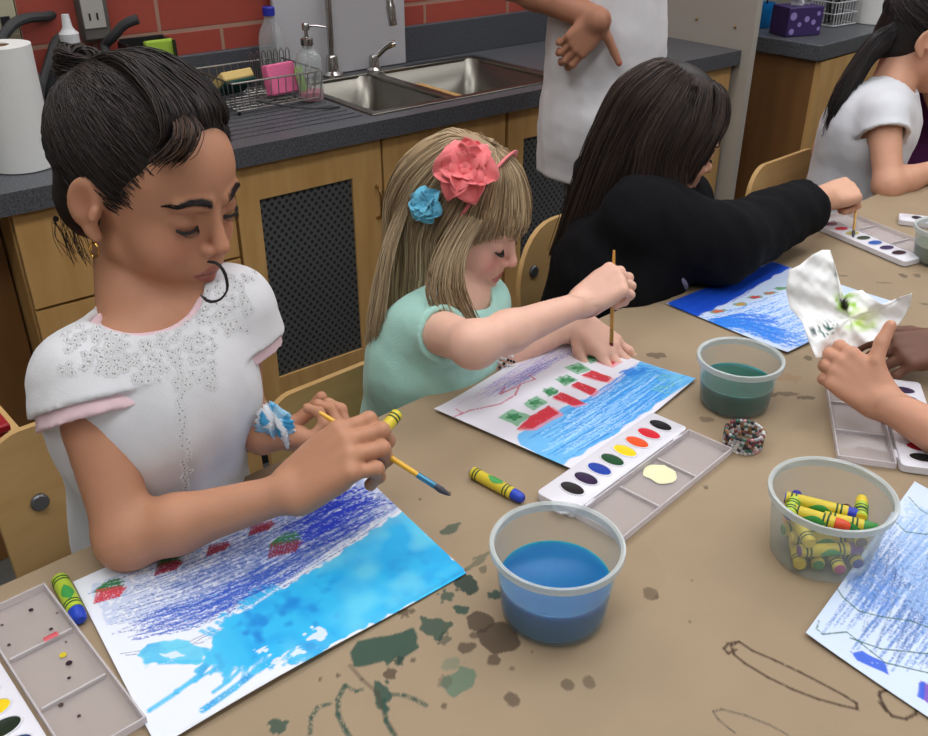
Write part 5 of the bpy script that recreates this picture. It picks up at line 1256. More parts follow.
# earring
ec = Hd.w(.076, .002, -.040); mb = MB().tube([ec + (Hd.f * math.cos(t) * .0055 + Hd.u * (math.sin(t) * .0075 - .006)) for t in [6.283 * q / 20 for q in range(21)]], .0009, 6, cap=False)
part('earring', mb, mat('gold', (212, 168, 84), .2, 1.0), g1, label='small gold hoop earring')
# ---- things in the hands
def brush(label, a, b, col=(226, 172, 40), r=.0028, wet=(60, 60, 70), ferr=(70, 130, 160)):
    a, b = Vector(a), Vector(b); d = (b - a).normalized(); L_ = (b - a).length; q = V(0, 0, 1).rotation_difference(d).to_matrix().to_4x4(); T = Matrix.Translation(a) @ q
    t = thing('paintbrush', label, 'paintbrush', a, q)
    part('handle', MB(T).lathe([(0, 0), (r * .6, .0005), (r * .85, .01), (r * 1.05, L_ * .45), (r * .95, L_ - .038), (0, L_ - .038)], 14), mat('handle %d %d' % col[:2], col, .35, coat=.3), t)
    part('ferrule', MB(T).lathe([(0, L_ - .0385), (r * 1.05, L_ - .038), (r * 1.1, L_ - .018), (0, L_ - .018)], 14), mat('ferrule %d' % ferr[0], ferr, .3, .6), t)
    part('bristles', MB(T).lathe([(0, L_ - .0185), (r * 1.0, L_ - .018), (r * 1.25, L_ - .011), (r * .7, L_ - .004), (0, L_)], 14), mat('bristle %d' % wet[0], wet, .6), t); return t
brush('yellow handled paintbrush held by the foreground child', at(319, 412, .905), at(451, 496, .885))
p0, p1 = at(398, 413, .915), at(350, 470, .868); cd = (p0 - p1).normalized()
crayon('yellow wrapped crayon with a green end gripped in the foreground child\'s fist', p0 - cd * .034, -cd, (60, 140, 60), L_=.068, r=.0062)
p0, p1 = at(327, 436, .935), at(352, 450, .90); cd = (p0 - p1).normalized()
crayon('short brown and cream crayon stub behind the foreground child\'s fist', p0 - cd * .016, -cd, (120, 80, 50), L_=.036, r=.0055)
def tissue(name, label, cen, size, seed, paintf, frame=None, res=60, amp=.5, mt=None):
    """crumpled sheet: a folded height field curled on itself"""
    rg_ = random.Random(seed); ph = [rg_.uniform(0, 6.28) for _ in range(12)]
    h = []; cols = []
    for j in range(res + 1):
        for i in range(res + 1):
            a, b = i / res - .5, j / res - .5
            h.append(cen(a, b, ph)); cols.append(paintf(a, b, ph))
    fcs = np.array([(j * (res + 1) + i, j * (res + 1) + i + 1, (j + 1) * (res + 1) + i + 1, (j + 1) * (res + 1) + i) for j in range(res) for i in range(res)])
    vv = np.array([list(p) for p in h]); m = vv.mean(0)
    t = thing(name, label, 'tissue', m); o = npmesh('sheet', vv, fcs, mt or M_tissue, t, np.array([lin(c) for c in cols])); mods(o, solid=.0004)
    return t
M_tissue = mat('tissue paper', attr='Col', rough=.9, bump=.1, bscale=200)
tc_ = at(277, 424, .962)
def cf(a, b, ph):
    r0 = math.hypot(a, b); an = math.atan2(b, a); rr_ = .0145 * (1 + .28 * math.sin(an * 3 + ph[0] + r0 * 6) + .18 * math.sin(an * 7 + ph[1]) + .1 * math.sin(an * 13 + r0 * 20))
    th = min(r0 * 4.6, 2.9); d = V(math.sin(th) * math.cos(an), math.sin(th) * math.sin(an) * .9, math.cos(th) * 1.25)
    return tc_ + (V(1, 0, 0) * d.x + V(0, 1, 0) * d.y + V(-.25, 0, 1) * d.z) * (rr_ + .003 * math.sin(9 * d.x * 3 + ph[2]) * math.sin(25 * d.z))
tissue('crumpled_tissue', 'small crumpled tissue stained blue in the foreground child\'s left hand', cf, 0, 3,
       lambda a, b, ph: (70, 160, 206) if math.sin(a * 17 + ph[3]) * math.sin(b * 15 + ph[4]) > .35 else ((150, 196, 222) if math.sin(a * 11 + b * 9 + ph[5]) > .55 else (222, 226, 230)))
# ================================================================== everyone else
def kid(label, P, cat='person'):
    g = thing('person', label, cat, V(P['pel'].x, P['pel'].y, 0)); H = P.get('head'); k = P.get('k', .95); F = Field()
    if H: H.build(F, ears=P.get('ears', True))
    M_, f_, r_, u_ = torso(F, P['pel'], P['ch'], P['nk'], P['shR'], P['shL'], P['fw'], k)
    if H: F.cap(H.w(0, -.030, -.045), P['nk'], P.get('neckr', .038) * k, .044 * k, .02)
    arm(F, P['shR'], P['elR'], P['wrR'], P.get('ak', .93)); arm(F, P['shL'], P['elL'], P['wrL'], P.get('ak', .93))
    fine = []
    if H and P.get('hh', .0028): fine.append((*headbox(H), P.get('hh', .0028)))
    hd = []
    for side in ('R', 'L'):
        hp = P.get('hand' + side)
        if not hp:
            hp = dict(f=(P['wr' + side] - P['el' + side]), b=V(0, 0, 1), curls=[(30, 40, 20)] * 4)
        t, j, th = hand(F, P['wr' + side], hp['f'], hp['b'], side == 'R', hp.get('k', k), hp.get('curls'), hp.get('splay', (5, 1, -3, -7)), hp.get('thumb'), rk=hp.get('rk', 1))
        fine.append((*box_of([P['wr' + side], *t, *th, *[q for z in j for q in z]], .016), hp.get('h', .0022))); hd.append((t, j, th))
    lg = legs(F, P['pel'], P['fw'], P['fw'].cross(V(0, 0, 1)), P.get('lk', .95)) if not P.get('stand') else []
    if P.get('stand'):
        for s in (-1, 1):
            hip = P['pel'] + r_ * s * .07 - V(0, 0, .05); kn = V(hip.x, hip.y, .46) + f_ * .01; an = V(hip.x, hip.y, .09)
            F.cap(hip, kn, .078, .058, .03); F.cap(kn, an, .056, .038, .02); lg.append((hip, kn, an))
    v, f = polygonise(F, P.get('vox', .007), fine); C_ = np.ones((len(v), 3)) * np.array(lin(P['skin']))
    if H: H.paint(v, C_, lip=P.get('lip', (190, 110, 104)), brow=P.get('brow', (60, 44, 36)), blush=P.get('blush', (224, 140, 124)), bl=P.get('bl', .35), browa=P.get('browa', .8))
    if P.get('nail'):
        c, rad, col = P['nail'](hd); d = np.linalg.norm(v - npv(c), axis=1); m = np.clip((rad - d) / .001, 0, 1)[:, None]; C_ = C_ * (1 - m) + np.array(lin(col)) * m
    bo_ = npmesh('body', v, f, M_skin, g, C_)
    if H and P.get('brow') and P.get('bs', 1): H.brows(g, bo_, P['brow'], P.get('bn', 60))
    if H and P.get('lash', True): H.lashes(g, M_lash)
    # shirt
    off = P.get('off', .010)
    def tor(F):
        if P.get('skirt'): F.cap(P['pel'] + V(0, 0, .02), P['pel'] - V(0, 0, .10), .126, .134, .03)
        torso(F, P['pel'], P['ch'], P['nk'], P['shR'], P['shL'], P['fw'], k, off=off)
        F.cap(P['pel'] - V(0, 0, .02), P['ch'], .098 * k + off, .090 * k + off, .03); F.ell((P['shR'] + P['shL']) / 2 - V(0, 0, .055) + f_ * .010, [q * k + off for q in (.088, .058, .07)], M_, .03)
    sl = P.get('sleeve', .4); sr = P.get('sr', .008)
    sle = []
    for s in ('R', 'L'):
        if sl <= 1: sle.append((P['sh' + s], P['el' + s], sl, .034 * k + off, .036 * k + off + sr))
    SF = garment(tor, sle, P.get('hem', .48), P.get('th', .0095), P.get('fold', .0025), 7)
    if sl > 1:                                     # long sleeves reach to the cuff
        SF = Field(); tor(SF); ends = []
        for s in ('R', 'L'):
            sh, el, wr = P['sh' + s], P['el' + s], P['wr' + s]; SF.cap(sh, el, .044 * k + off, .046 * k + off, .03); e = Vector(el).lerp(Vector(wr), sl - 1); SF.sleeve(el, e, .046 * k + off, .026 * k + off + sr, .02); ends.append((e, (wr - el).normalized()))
        fo = P.get('fold', .0035); SF.fn(lambda X, Y, Z: fo * n3(X, Y, Z, 60, 5) + fo * .4 * n3(X, Y, Z, 130, 6)); SF.shell(.010)
        for e, d in ends: SF.cyl(e - d * .009, e + d * .02, .06)
        SF.plane((0, 0, P.get('hem', .48)), (0, 0, -1))
    nl = P.get('neckline', (.047, .043, .036)); SF.ell(P['nk'] + V(0, 0, .014) + f_ * .018, nl, M_, .004, 'sub')
    v, f = polygonise(SF, P.get('cvox', .0040)); so = npmesh(P.get('shirtname', 'shirt'), v, f, P['shirt'], g)
    if lg:
        TF = Field(); M2 = m3(P['fw'].cross(V(0, 0, 1)), P['fw'], (0, 0, 1)); TF.ell(P['pel'], [.124 * k, .100 * k, .10 * k], M2, .03)
        for hip, kn, an in lg: TF.cap(hip, kn, (.078 if not P.get('stand') else .080) * k, .062 * k, .02); TF.cap(kn, an + V(0, 0, .02), .060 * k, .050 * k, .01)
        v, f = polygonise(TF, .009); npmesh('trousers', v, f, cloth('trousers %d %d' % P.get('pants', (50, 56, 78))[:2], P.get('pants', (50, 56, 78))), g)
        for _, _, an in lg: shoe(g, an, P['fw'], 1.0 if not P.get('stand') else 1.3)
    return g, hd, f_, r_, M_
def hang(H, azs, n, col, tint, g, zend, rad=.0007, seed=0, crown=(.0, -.005, .112), out=1.0, flare=0.0, clump=14, thick=.0035, HRs=1.0, name='hair_strands', drift=(0, 0, 0), K=22, side_z=.035):
    """long hair: guides from the crown over the skull, then hanging straight down in the world"""
    G = []
    for i, az in enumerate(azs):
        a = R(az); s, c = math.sin(a), math.cos(a); ze = zend(az) if callable(zend) else zend
        p = [H.w(crown[0] + .012 * s, crown[1] + .040 * c, crown[2] - .010 * abs(c)), H.w(.048 * s * HRs, .058 * c * HRs - .014, .098), H.w(.076 * s * HRs, .094 * c * HRs - .016, .045), H.w(.082 * s * HRs, .098 * c * HRs - .018, -.015)]
        q = p[-1]; o = (q - H.c); o.z = 0; o = o.normalized() if o.length > 0 else o
        p += [q + V(0, 0, -.05) + o * .004 * out + Vector(drift) * .3, V(q.x, q.y, (q.z - .05 + ze) / 2) + o * .008 * out + Vector(drift) * .7, V(q.x, q.y, ze) + o * (.004 * out + flare) + Vector(drift)]
        G.append([list(z) for z in p])
    return strands(name, sheet(G, n, K, thick, .0012, seed, clump), rad, M_hair, g, col, .35, tint=tint, seed=seed)
def haircap(H, g, col, cut=None, grow=1.0, nape=-.075):
    F = Field(); F.ell(H.w(0, -.018, .034), [q * H.k * grow for q in (.0755, .0960, .0800)], H.M, 0); F.ell(H.w(0, -.05, -.03), [q * H.k for q in (.064, .054, .055)], H.M, .03)
    F.ell(H.w(*(cut[0] if cut else (0, .098, -.030))), [q * H.k for q in (cut[1] if cut else (.086, .088, .110))], H.M, .006, 'sub'); F.plane(H.w(0, -.04, nape), H.u * -1 + H.f * .3)
    v, f = polygonise(F, .004); return npmesh('hair', v, f, M_hair, g, np.ones((len(v), 3)) * np.array(lin(col)))
# ------------------------------------------------------------------ blond child
H2 = Head(at(464, 216, 1.25), V(.92, -.36, -.42), V(.13, 0, 1), .91)
wR2 = at(581, 304, 1.185); wL2 = on(580, 323, .752)
P2 = dict(head=H2, ears=False, k=.84, ak=.84, bs=0, nk=at(450, 297, 1.26), shR=at(421, 325, 1.19), shL=at(482, 303, 1.31), ch=at(431, 358, 1.26), pel=TU * .70 + TN * .905 + V(0, 0, .48), fw=-TN,
          elR=at(474, 345, 1.07), wrR=wR2, elL=on(470, 366, .755) + TN * .060 - V(0, 0, .050), wrL=wL2, skin=(226, 180, 158), lip=(206, 112, 112), blush=(232, 142, 132), bl=.6, brow=(176, 136, 100), browa=.5, hh=.0024,
          handR=dict(f=at(606, 287, 1.185) - wR2, b=V(-.15, -.5, .85), k=.86, curls=[(58, 72, 42), (60, 76, 42), (62, 76, 42), (66, 76, 40)], splay=(2, 0, -2, -4), thumb=[(.012, .018, -.010), (.032, .028, -.022), (.050, .022, -.034), (.062, .008, -.038)], h=.0018),
          handL=dict(f=on(606, 345, .735) - wL2, b=V(0, -.15, 1), k=.88, curls=[(12, 22, 12), (14, 24, 12), (14, 24, 12), (12, 22, 10)], splay=(13, 4, -5, -15), h=.0018),
          shirt=cloth('mint cotton', (170, 218, 204)), sleeve=.54, sr=-.003, off=.008, hem=.46, fold=.003)
g2, hd2, f2, r2, M2_ = kid('blond child in a mint green shirt with a coral flower headband', P2)
BC, BT = (142, 118, 88), (204, 184, 148)
h2 = haircap(H2, g2, (160, 138, 106), ((0, .104, -.040), (.078, .084, .118)), nape=-.09)
hang(H2, [70, 77, 84, 96, 110, 128, 150, 172], 2400, BC, BT, h2, lambda a: .815 if a < 80 else .79 if a < 100 else (.76 if a < 140 else .70), seed=1, flare=.004, drift=(0, -.004, 0), rad=.00075)
hang(H2, [172, 195, 220, 250, 268], 1500, BC, BT, h2, .76, seed=2, rad=.00075)
hang(H2, [268, 280, 292, 300], 700, BC, BT, h2, .775, seed=3, rad=.00075)
# fringe
G = []
for az in (-62, -40, -20, 0, 20, 40, 58, 70):
    a = R(az); s, c = math.sin(a), math.cos(a); G.append([list(H2.w(.010 * s, .01 * c - .005, .113)), list(H2.w(.046 * s, .052 * c - .006, .100)), list(H2.w(.068 * s, .084 * c - .010, .066)), list(H2.w(.074 * s, .094 * c - .009, .040 if abs(az) < 60 else .03)), list(H2.w(.073 * s, .094 * c - .007, .020 if abs(az) < 50 else .0))])
strands('fringe', sheet(G, 1700, 16, .0022, .0016, 6, 16), .0007, M_hair, h2, BC, .35, tint=BT)
# stray strands
rg = np.random.default_rng(4); Pq = []
for i in range(60):
    a = R(rg.uniform(85, 200)); s, c = math.sin(a), math.cos(a); q = H2.w(.084 * s, .1 * c - .018, -.02); d = V(rg.uniform(-.03, .005), rg.uniform(-.02, .01), 0)
    Pq.append([list(H2.w(.078 * s, .096 * c - .016, .05)), list(q), list(q + d * .5 - V(0, 0, .06)), list(q + d - V(0, 0, rg.uniform(.10, .19)))])
strands('hair_strands', crom(Pq, 16), .0004, M_hair, h2, (190, 160, 112), .3)
G = [[list(at(*q)) for q in g_] for g_ in (((482, 222, 1.175), (466, 252, 1.150), (462, 285, 1.145), (476, 322, 1.165), (486, 336, 1.175)), ((472, 218, 1.165), (452, 254, 1.140), (446, 288, 1.135), (456, 318, 1.150), (464, 334, 1.160)), ((460, 216, 1.160), (438, 256, 1.130), (430, 290, 1.125), (436, 308, 1.135), (440, 318, 1.14)))]
strands('hair_strands', sheet(G, 260, 18, .004, .0022, 61, 8), .0006, M_hair, h2, BC, .35, tint=BT)
G = [[list(at(*q)) for q in g_] for g_ in (((410, 200, 1.20), (392, 250, 1.185), (384, 300, 1.18), (378, 335, 1.19)), ((404, 200, 1.22), (386, 250, 1.21), (376, 300, 1.21), (371, 345, 1.22)))]
strands('hair_strands', sheet(G, 240, 18, .004, .002, 62, 8), .00055, M_hair, h2, BC, .35, tint=BT)
# headband with two cloth flowers
def flower(parent, name, cen, nrm, rad, col, npet, layers, seed, label):
    r_ = random.Random(seed); n = Vector(nrm).normalized(); a = n.orthogonal().normalized(); b = n.cross(a); mb = MB()
    for L_ in range(layers):
        rr_ = rad * (1 - .26 * L_); lift = .25 + .45 * L_
        for q in range(npet - L_):
            an = 6.2832 * (q + .37 * L_) / (npet - L_) + r_.uniform(-.12, .12); d = a * math.cos(an) + b * math.sin(an); sd = n.cross(d); ph = r_.uniform(0, 6); wz = r_.uniform(.85, 1.15)
            def fn(u, v, d=d, sd=sd, ph=ph, rr_=rr_, lift=lift, wz=wz, L_=L_):
                w_ = rr_ * .50 * wz * (math.sin(math.pi * min(1, .10 + .78 * v)) ** .7); x = (u - .5) * 2 * w_
                h_ = rr_ * (lift * v + .22 * math.sin(v * 3.1) - .25 * (v ** 3)) + .10 * rr_ * math.sin(u * 9 + ph) * v + .28 * rr_ * (2 * u - 1) ** 2 * v
                return cen + d * rr_ * v * (1 - .12 * abs(2 * u - 1)) + sd * x + n * (h_ + .0015 * L_)
            mb.grid(fn, 10, 10)
    mt = cloth('petal %d %d' % col[:2], col, bump=.1, bscale=300); o = part(name, mb, mt, parent, label=label, solid=.0006)
    kn = MB()
    for q in range(5): an = q * 1.26; kn.ball(cen + n * rad * .30 + (a * math.cos(an) + b * math.sin(an)) * rad * .10, rad * .13, 10, 8)
    part('flower_center', kn, mt, o); return o
bd = []
for q in range(25):
    a = R(-78 + 172 * q / 24); bd.append(H2.w(.0815 * math.sin(a), .012 + .012 * math.cos(a), .028 + .0890 * math.cos(a)))
hb = part('headband', MB().tube(bd, .006, 8, flat=.35), cloth('coral band', (232, 120, 124)), g2, label='coral fabric headband')
fc = at(466, 172, 1.155); flower(hb, 'flower', fc, (V(0, 0, CAMZ) - fc).normalized() + V(-.1, 0, .35), .043, (238, 124, 126), 6, 3, 2, 'large coral fabric flower')
fc = at(427, 205, 1.175); flower(hb, 'flower', fc, (V(0, 0, CAMZ) - fc).normalized() + V(-.5, 0, .1), .025, (106, 188, 216), 6, 3, 5, 'small blue fabric flower')
# bracelet on the left wrist
bp = P2['elL'].lerp(P2['wrL'], .36); bdn = (P2['wrL'] - P2['elL']).normalized(); a_ = bdn.orthogonal().normalized(); b_ = bdn.cross(a_); r_ = random.Random(2)
m1_, m2_ = MB(), MB()
for i in range(7):
    for q in range(22):
        an = 6.283 * q / 22 + i * .1; c_ = bp + bdn * (.0035 * i) + (a_ * math.cos(an) + b_ * math.sin(an)) * .0285; (m1_ if r_.random() < .55 else m2_).ball(c_, .0021, 6, 5)
br_ = part('bracelet', m1_, mat('white bead', (220, 222, 220), .3), g2, label='black and white beaded bracelet'); part('dark_bead', m2_, mat('dark bead', (40, 50, 48), .3), br_)
tip = on(611, 355, TZ + .006); brush('wooden paintbrush held upright by the blond child over the striped painting', at(614, 250, 1.215), tip, (206, 150, 70), .0025, (120, 30, 36), (190, 150, 80))
# ------------------------------------------------------------------ person in black
H3 = Head(at(668, 134, 1.46), V(.97, .06, -.42), V(0, 0, 1), .92)
wR3 = at(824, 198, 1.625)
P3 = dict(head=H3, ears=False, k=1.02, ak=.98, nk=at(652, 188, 1.47), shR=at(640, 218, 1.40), shL=at(676, 204, 1.57), ch=at(618, 272, 1.50), pel=TU * 1.11 + TN * .93 + V(0, 0, .50), fw=(TU * .5 - TN).normalized(),
          elR=at(722, 244, 1.45), wrR=wR3, elL=TU * 1.30 + TN * .98 + V(0, 0, .66), wrL=TU * 1.20 + TN * .86 + V(0, 0, .58), skin=(216, 166, 138), brow=(40, 30, 28),
          handR=dict(f=at(866, 186, 1.655) - wR3, b=V(-.1, -.45, .9), k=.95, curls=[(46, 72, 40), (50, 76, 40), (54, 78, 40), (60, 78, 40)], splay=(2, 0, -2, -4), thumb=[(.012, .018, -.010), (.034, .028, -.022), (.054, .020, -.032), (.068, .006, -.036)]),
          shirt=cloth('black knit', (15, 15, 18), bump=.3, rough=.95, sheen=0, spec=.2), sleeve=1.82, off=.014, sr=.008, hem=.46, fold=.004, shirtname='sweater')
g3, hd3, f3, r3, M3_ = kid('person with long dark hair in a black sweater reaching right with a paintbrush', P3)
DC, DT = (38, 30, 28), (84, 68, 58)
h3 = haircap(H3, g3, (36, 29, 27), ((0, .104, -.040), (.078, .080, .118)), nape=-.09, grow=1.03)
hang(H3, [66, 78, 90, 105, 120], 2200, DC, DT, h3, crown=(0, -.005, .100), zend= lambda a: .87 if a < 90 else .80, seed=11, flare=.0, HRs=1.05, side_z=.05, thick=.003, drift=(-.012, 0, 0), rad=.0008)
hang(H3, [120, 138, 156, 175], 2200, DC, DT, h3, .74, crown=(0, -.005, .100), seed=12, flare=.012, HRs=1.06, drift=(-.05, .0, 0), thick=.004, rad=.0008)
hang(H3, [175, 200, 230, 262, 290], 1300, DC, DT, h3, .78, crown=(0, -.005, .100), seed=13, HRs=1.05, drift=(-.03, .01, 0), rad=.0008)
G = []
for az in (-60, -35, -10, 20, 45, 62):
    a = R(az); s, c = math.sin(a), math.cos(a); G.append([list(H3.w(.010 * s, .02 * c - .005, .098)), list(H3.w(.05 * s, .055 * c - .006, .101)), list(H3.w(.073 * s, .088 * c - .010, .064)), list(H3.w(.082 * s + .006, .088 * c - .012, .02)), list(H3.w(.084 * s + .01 * (1 if az > 0 else -1), .08 * c - .012, -.05))])
strands('fringe', sheet(G, 1200, 16, .0022, .0016, 16, 12), .0008, M_hair, h3, DC, .35, tint=DT)
brush('wooden paintbrush held by the person in black over the far watercolour set', at(858, 190, 1.69), on(853, 238, TZ + .012), (206, 160, 80), .0024, (60, 50, 60), (190, 160, 90))
# patterned undershirt showing under the arm
uc = at(677, 272, 1.44); F_ = Field(); F_.ell(uc, (.011, .022, .036), m3(V(.85, .2, .5), V(-.2, 1, 0), V(-.5, 0, .85)), 0); v_, f_ = polygonise(F_, .004)
npmesh('undershirt', v_, f_, mat('grey patterned cotton', (178, 170, 176), .8, col2=(110, 100, 120), scale=90), g3, label='grey patterned undershirt showing below the arm')
# ------------------------------------------------------------------ standing adult
P4 = dict(head=Head(V(.335, 1.93, 1.53), V(.96, .05, -.15), V(0, 0, 1), 1.12), k=1.0, ak=1.12, nk=V(.28, 1.93, 1.385), shR=V(.27, 1.775, 1.335), shL=V(.29, 2.07, 1.335), ch=V(.275, 1.92, 1.17), pel=V(.285, 1.90, .83), fw=V(1, -.08, 0).normalized(),
          skirt=True, th=.013, elR=at(510, -20, 1.78), wrR=at(598, 20, 1.675), elL=V(.30, 2.12, 1.09), wrL=V(.33, 2.07, .88), skin=(176, 124, 98), brow=(40, 30, 26), stand=True, hh=.004,
          handR=dict(f=V(-.62, .0, -.70), b=V(.1, -1, .15), k=.90, curls=[(14, 40, 25), (18, 46, 25), (22, 50, 28), (26, 50, 28)], splay=(4, 1, -3, -7), thumb=[(.006, .018, -.004), (.012, .044, -.004), (.022, .070, -.004), (.030, .092, -.002)]),
          shirt=cloth('white jersey', (208, 206, 208), bump=.1), sleeve=.55, off=.022, sr=.012, hem=.738, fold=.004, pants=(15, 15, 17), cvox=.0055, lk=1)
P4['nail'] = lambda hd: (hd[0][2][3], .0065, (190, 40, 60))
g4, hd4, f4, r4, M4_ = kid('standing adult in a white shirt and black trousers with one hand on the hip', P4)
# shirt skirt widened over the hips
h4 = haircap(P4['head'], g4, DC); hang(P4['head'], [70, 100, 140, 180, 220, 260, 290], 1500, DC, DT, h4, 1.30, seed=21, rad=.0009)
# ------------------------------------------------------------------ ponytailed child in white
H5 = Head(at(927, 36, 1.97), V(.95, -.30, -.42), V(0, 0, 1), .97)
P5 = dict(head=H5, k=.95, nk=at(892, 84, 1.99), shR=at(884, 116, 1.90), shL=at(893, 92, 2.12), ch=at(866, 132, 2.0), pel=TU * 1.98 + TN * .93 + V(0, 0, .50), fw=(TU * .25 - TN).normalized(),
          elR=at(888, 186, 1.87), wrR=at(948, 166, 1.93), elL=at(826, 150, 2.13), wrL=at(846, 196, 2.06), skin=(208, 156, 128), brow=(44, 34, 30), hh=.0035,
          shirt=cloth('white tee', (214, 216, 220), bump=.1), sleeve=.36, off=.010, sr=.010, hem=.46, fold=.003)
g5, hd5, f5, r5, M5_ = kid('child in a white t-shirt with a long dark ponytail at the upper right', P5)
h5 = haircap(H5, g5, (26, 22, 22))
rg = np.random.default_rng(3); st = []
while len(st) < 1500:
    d = rg.normal(0, 1, 3); d /= np.linalg.norm(d); p = np.array(HC) + d * np.array(HR)
    if d[2] < -.5 or ((p[1] - .098) / .088) ** 2 + ((p[0]) / .086) ** 2 + ((p[2] + .03) / .11) ** 2 < 1: continue
    st.append(d)
strands('hair_strands', ellstrands(H5, HC, HR, st, (0, -.95, .30), 14, .01, .002, 1), .0008, M_hair, h5, (30, 25, 25), .4, tint=(66, 58, 54))
root = H5.w(0, -.112, .058); G = []
for q in range(7):
    a = 6.283 * q / 6; o = V(0, 0, 0) + H5.r * math.cos(a) + V(0, 0, 1) * math.sin(a)
    G.append([list(root + o * .012), list(at(893, 30, 1.95) + o * .016), list(at(872, 50, 1.95) + o * .026), list(at(852, 80, 1.96) + o * .030), list(at(838, 104, 1.97) + o * .026), list(at(829, 128, 1.98) + o * .012)])
strands('ponytail', sheet(G, 2200, 20, .0045, .0015, 8, 12), .0011, M_hair, h5, (28, 24, 24), .4, tint=(60, 52, 48))
# ------------------------------------------------------------------ person in purple beyond
c6 = TU * 2.36 + TN * .95
P6 = dict(head=Head(c6 + V(.05, .0, 1.10) - TN * .04, V(.5, -.8, -.3), V(0, 0, 1), .97), k=.98, nk=c6 + V(0, 0, .965) - TN * .03, shR=c6 - TU * .11 + V(0, 0, .93), shL=c6 + TU * .11 + V(0, 0, .93), ch=c6 + V(0, 0, .80), pel=c6 + V(0, 0, .48), fw=-TN,
          elR=c6 - TU * .14 - TN * .10 + V(0, 0, .79), wrR=c6 - TU * .02 - TN * .28 + V(0, 0, .76), elL=c6 + TU * .16 - TN * .12 + V(0, 0, .79), wrL=c6 + TU * .05 - TN * .28 + V(0, 0, .76), skin=(206, 150, 124), hh=.004,
          shirt=cloth('purple cotton', (98, 34, 92)), sleeve=.45, hem=.5)
g6, *_ = kid('person in a purple shirt cut off by the right edge behind the ponytailed child', P6)
h6 = haircap(P6['head'], g6, (40, 30, 26)); hang(P6['head'], [70, 110, 150, 190, 230, 270], 900, (44, 34, 30), DT, h6, .95, seed=31, rad=.001)
# ------------------------------------------------------------------ child across the table: hand with the tissue
c7 = TU * 1.22 - TN * .30; wL7 = at(882, 402, 1.075); eL7 = at(1012, 474, 1.0)
P7 = dict(head=Head(c7 + TN * .06 + V(0, 0, 1.10), TN * .9 - TU * .3 + V(0, 0, -.4), V(0, 0, 1), .97), k=.95, ak=.98, nk=c7 + TN * .03 + V(0, 0, .955), shR=c7 + TU * .11 + V(0, 0, .92), shL=c7 - TU * .11 + TN * .03 + V(0, 0, .92), ch=c7 + V(0, 0, .80), pel=c7 + V(0, 0, .48), fw=TN,
          elL=eL7, wrL=wL7, elR=c7 + TU * .17 + TN * .12 + V(0, 0, .78), wrR=c7 + TU * .12 + TN * .30 + V(0, 0, .752), skin=(204, 150, 122), hh=.004,
          handL=dict(f=at(838, 366, 1.09) - wL7, b=V(-.25, -.75, .45), k=.92, curls=[(56, 70, 40), (60, 76, 40), (62, 76, 40), (66, 74, 40)], splay=(2, 0, -2, -4), thumb=[(.020, .020, .0), (.040, .034, .004), (.050, .056, .004), (.056, .078, .004)], h=.0018, rk=1.08),
          shirt=cloth('teal cotton', (60, 120, 130)), sleeve=.5, hem=.5)
g7, hd7, *_ = kid('child at the right edge holding a paint stained tissue in the left hand', P7)
h7 = haircap(P7['head'], g7, (40, 30, 26)); hang(P7['head'], [70, 110, 150, 190, 230, 270], 900, (44, 34, 30), DT, h7, .93, seed=41, rad=.001)
# ------------------------------------------------------------------ the darker hand behind
c8 = TU * 1.72 - TN * .26; wL8 = at(950, 346, 1.20)
P8 = dict(head=Head(c8 + TN * .06 + V(0, 0, 1.12), TN * .9 - TU * .3 + V(0, 0, -.4), V(0, 0, 1), .97), k=.95, nk=c8 + TN * .03 + V(0, 0, .965), shR=c8 + TU * .11 + V(0, 0, .93), shL=c8 - TU * .11 + TN * .03 + V(0, 0, .93), ch=c8 + V(0, 0, .80), pel=c8 + V(0, 0, .48), fw=TN,
          elL=at(1070, 345, 1.24), wrL=wL8, elR=c8 + TU * .17 + TN * .12 + V(0, 0, .78), wrR=c8 + TU * .12 + TN * .30 + V(0, 0, .752), skin=(112, 76, 60), lip=(110, 62, 56), blush=(120, 72, 58), hh=.004,
          handL=dict(f=at(905, 352, 1.20) - wL8, b=V(-.2, -.45, .85), k=.95, curls=[(14, 28, 14), (22, 34, 16), (30, 40, 18), (38, 42, 20)], splay=(10, 2, -6, -14), h=.0018),
          shirt=cloth('grey cotton', (110, 110, 120)), sleeve=.5, hem=.5)
g8, *_ = kid('child whose darker hand reaches in at the right edge above the tissue holder', P8)
h8 = haircap(P8['head'], g8, (22, 18, 17)); hang(P8['head'], [80, 120, 160, 200, 240, 270], 700, (22, 18, 17), (40, 32, 30), h8, 1.02, seed=51, rad=.0012)
for lb, u, n in (('plywood chair of the child across the table holding the tissue', 1.22, -.46), ('plywood chair of the child with the darker hand', 1.72, -.44)):
    c_ = chair(lb, u, n, .74, w=.34, h=.24, rad=.08, seat=.37); c_.matrix_basis = Matrix.Translation(c_.location) @ Matrix.Rotation(TA + math.pi, 4, 'Z')
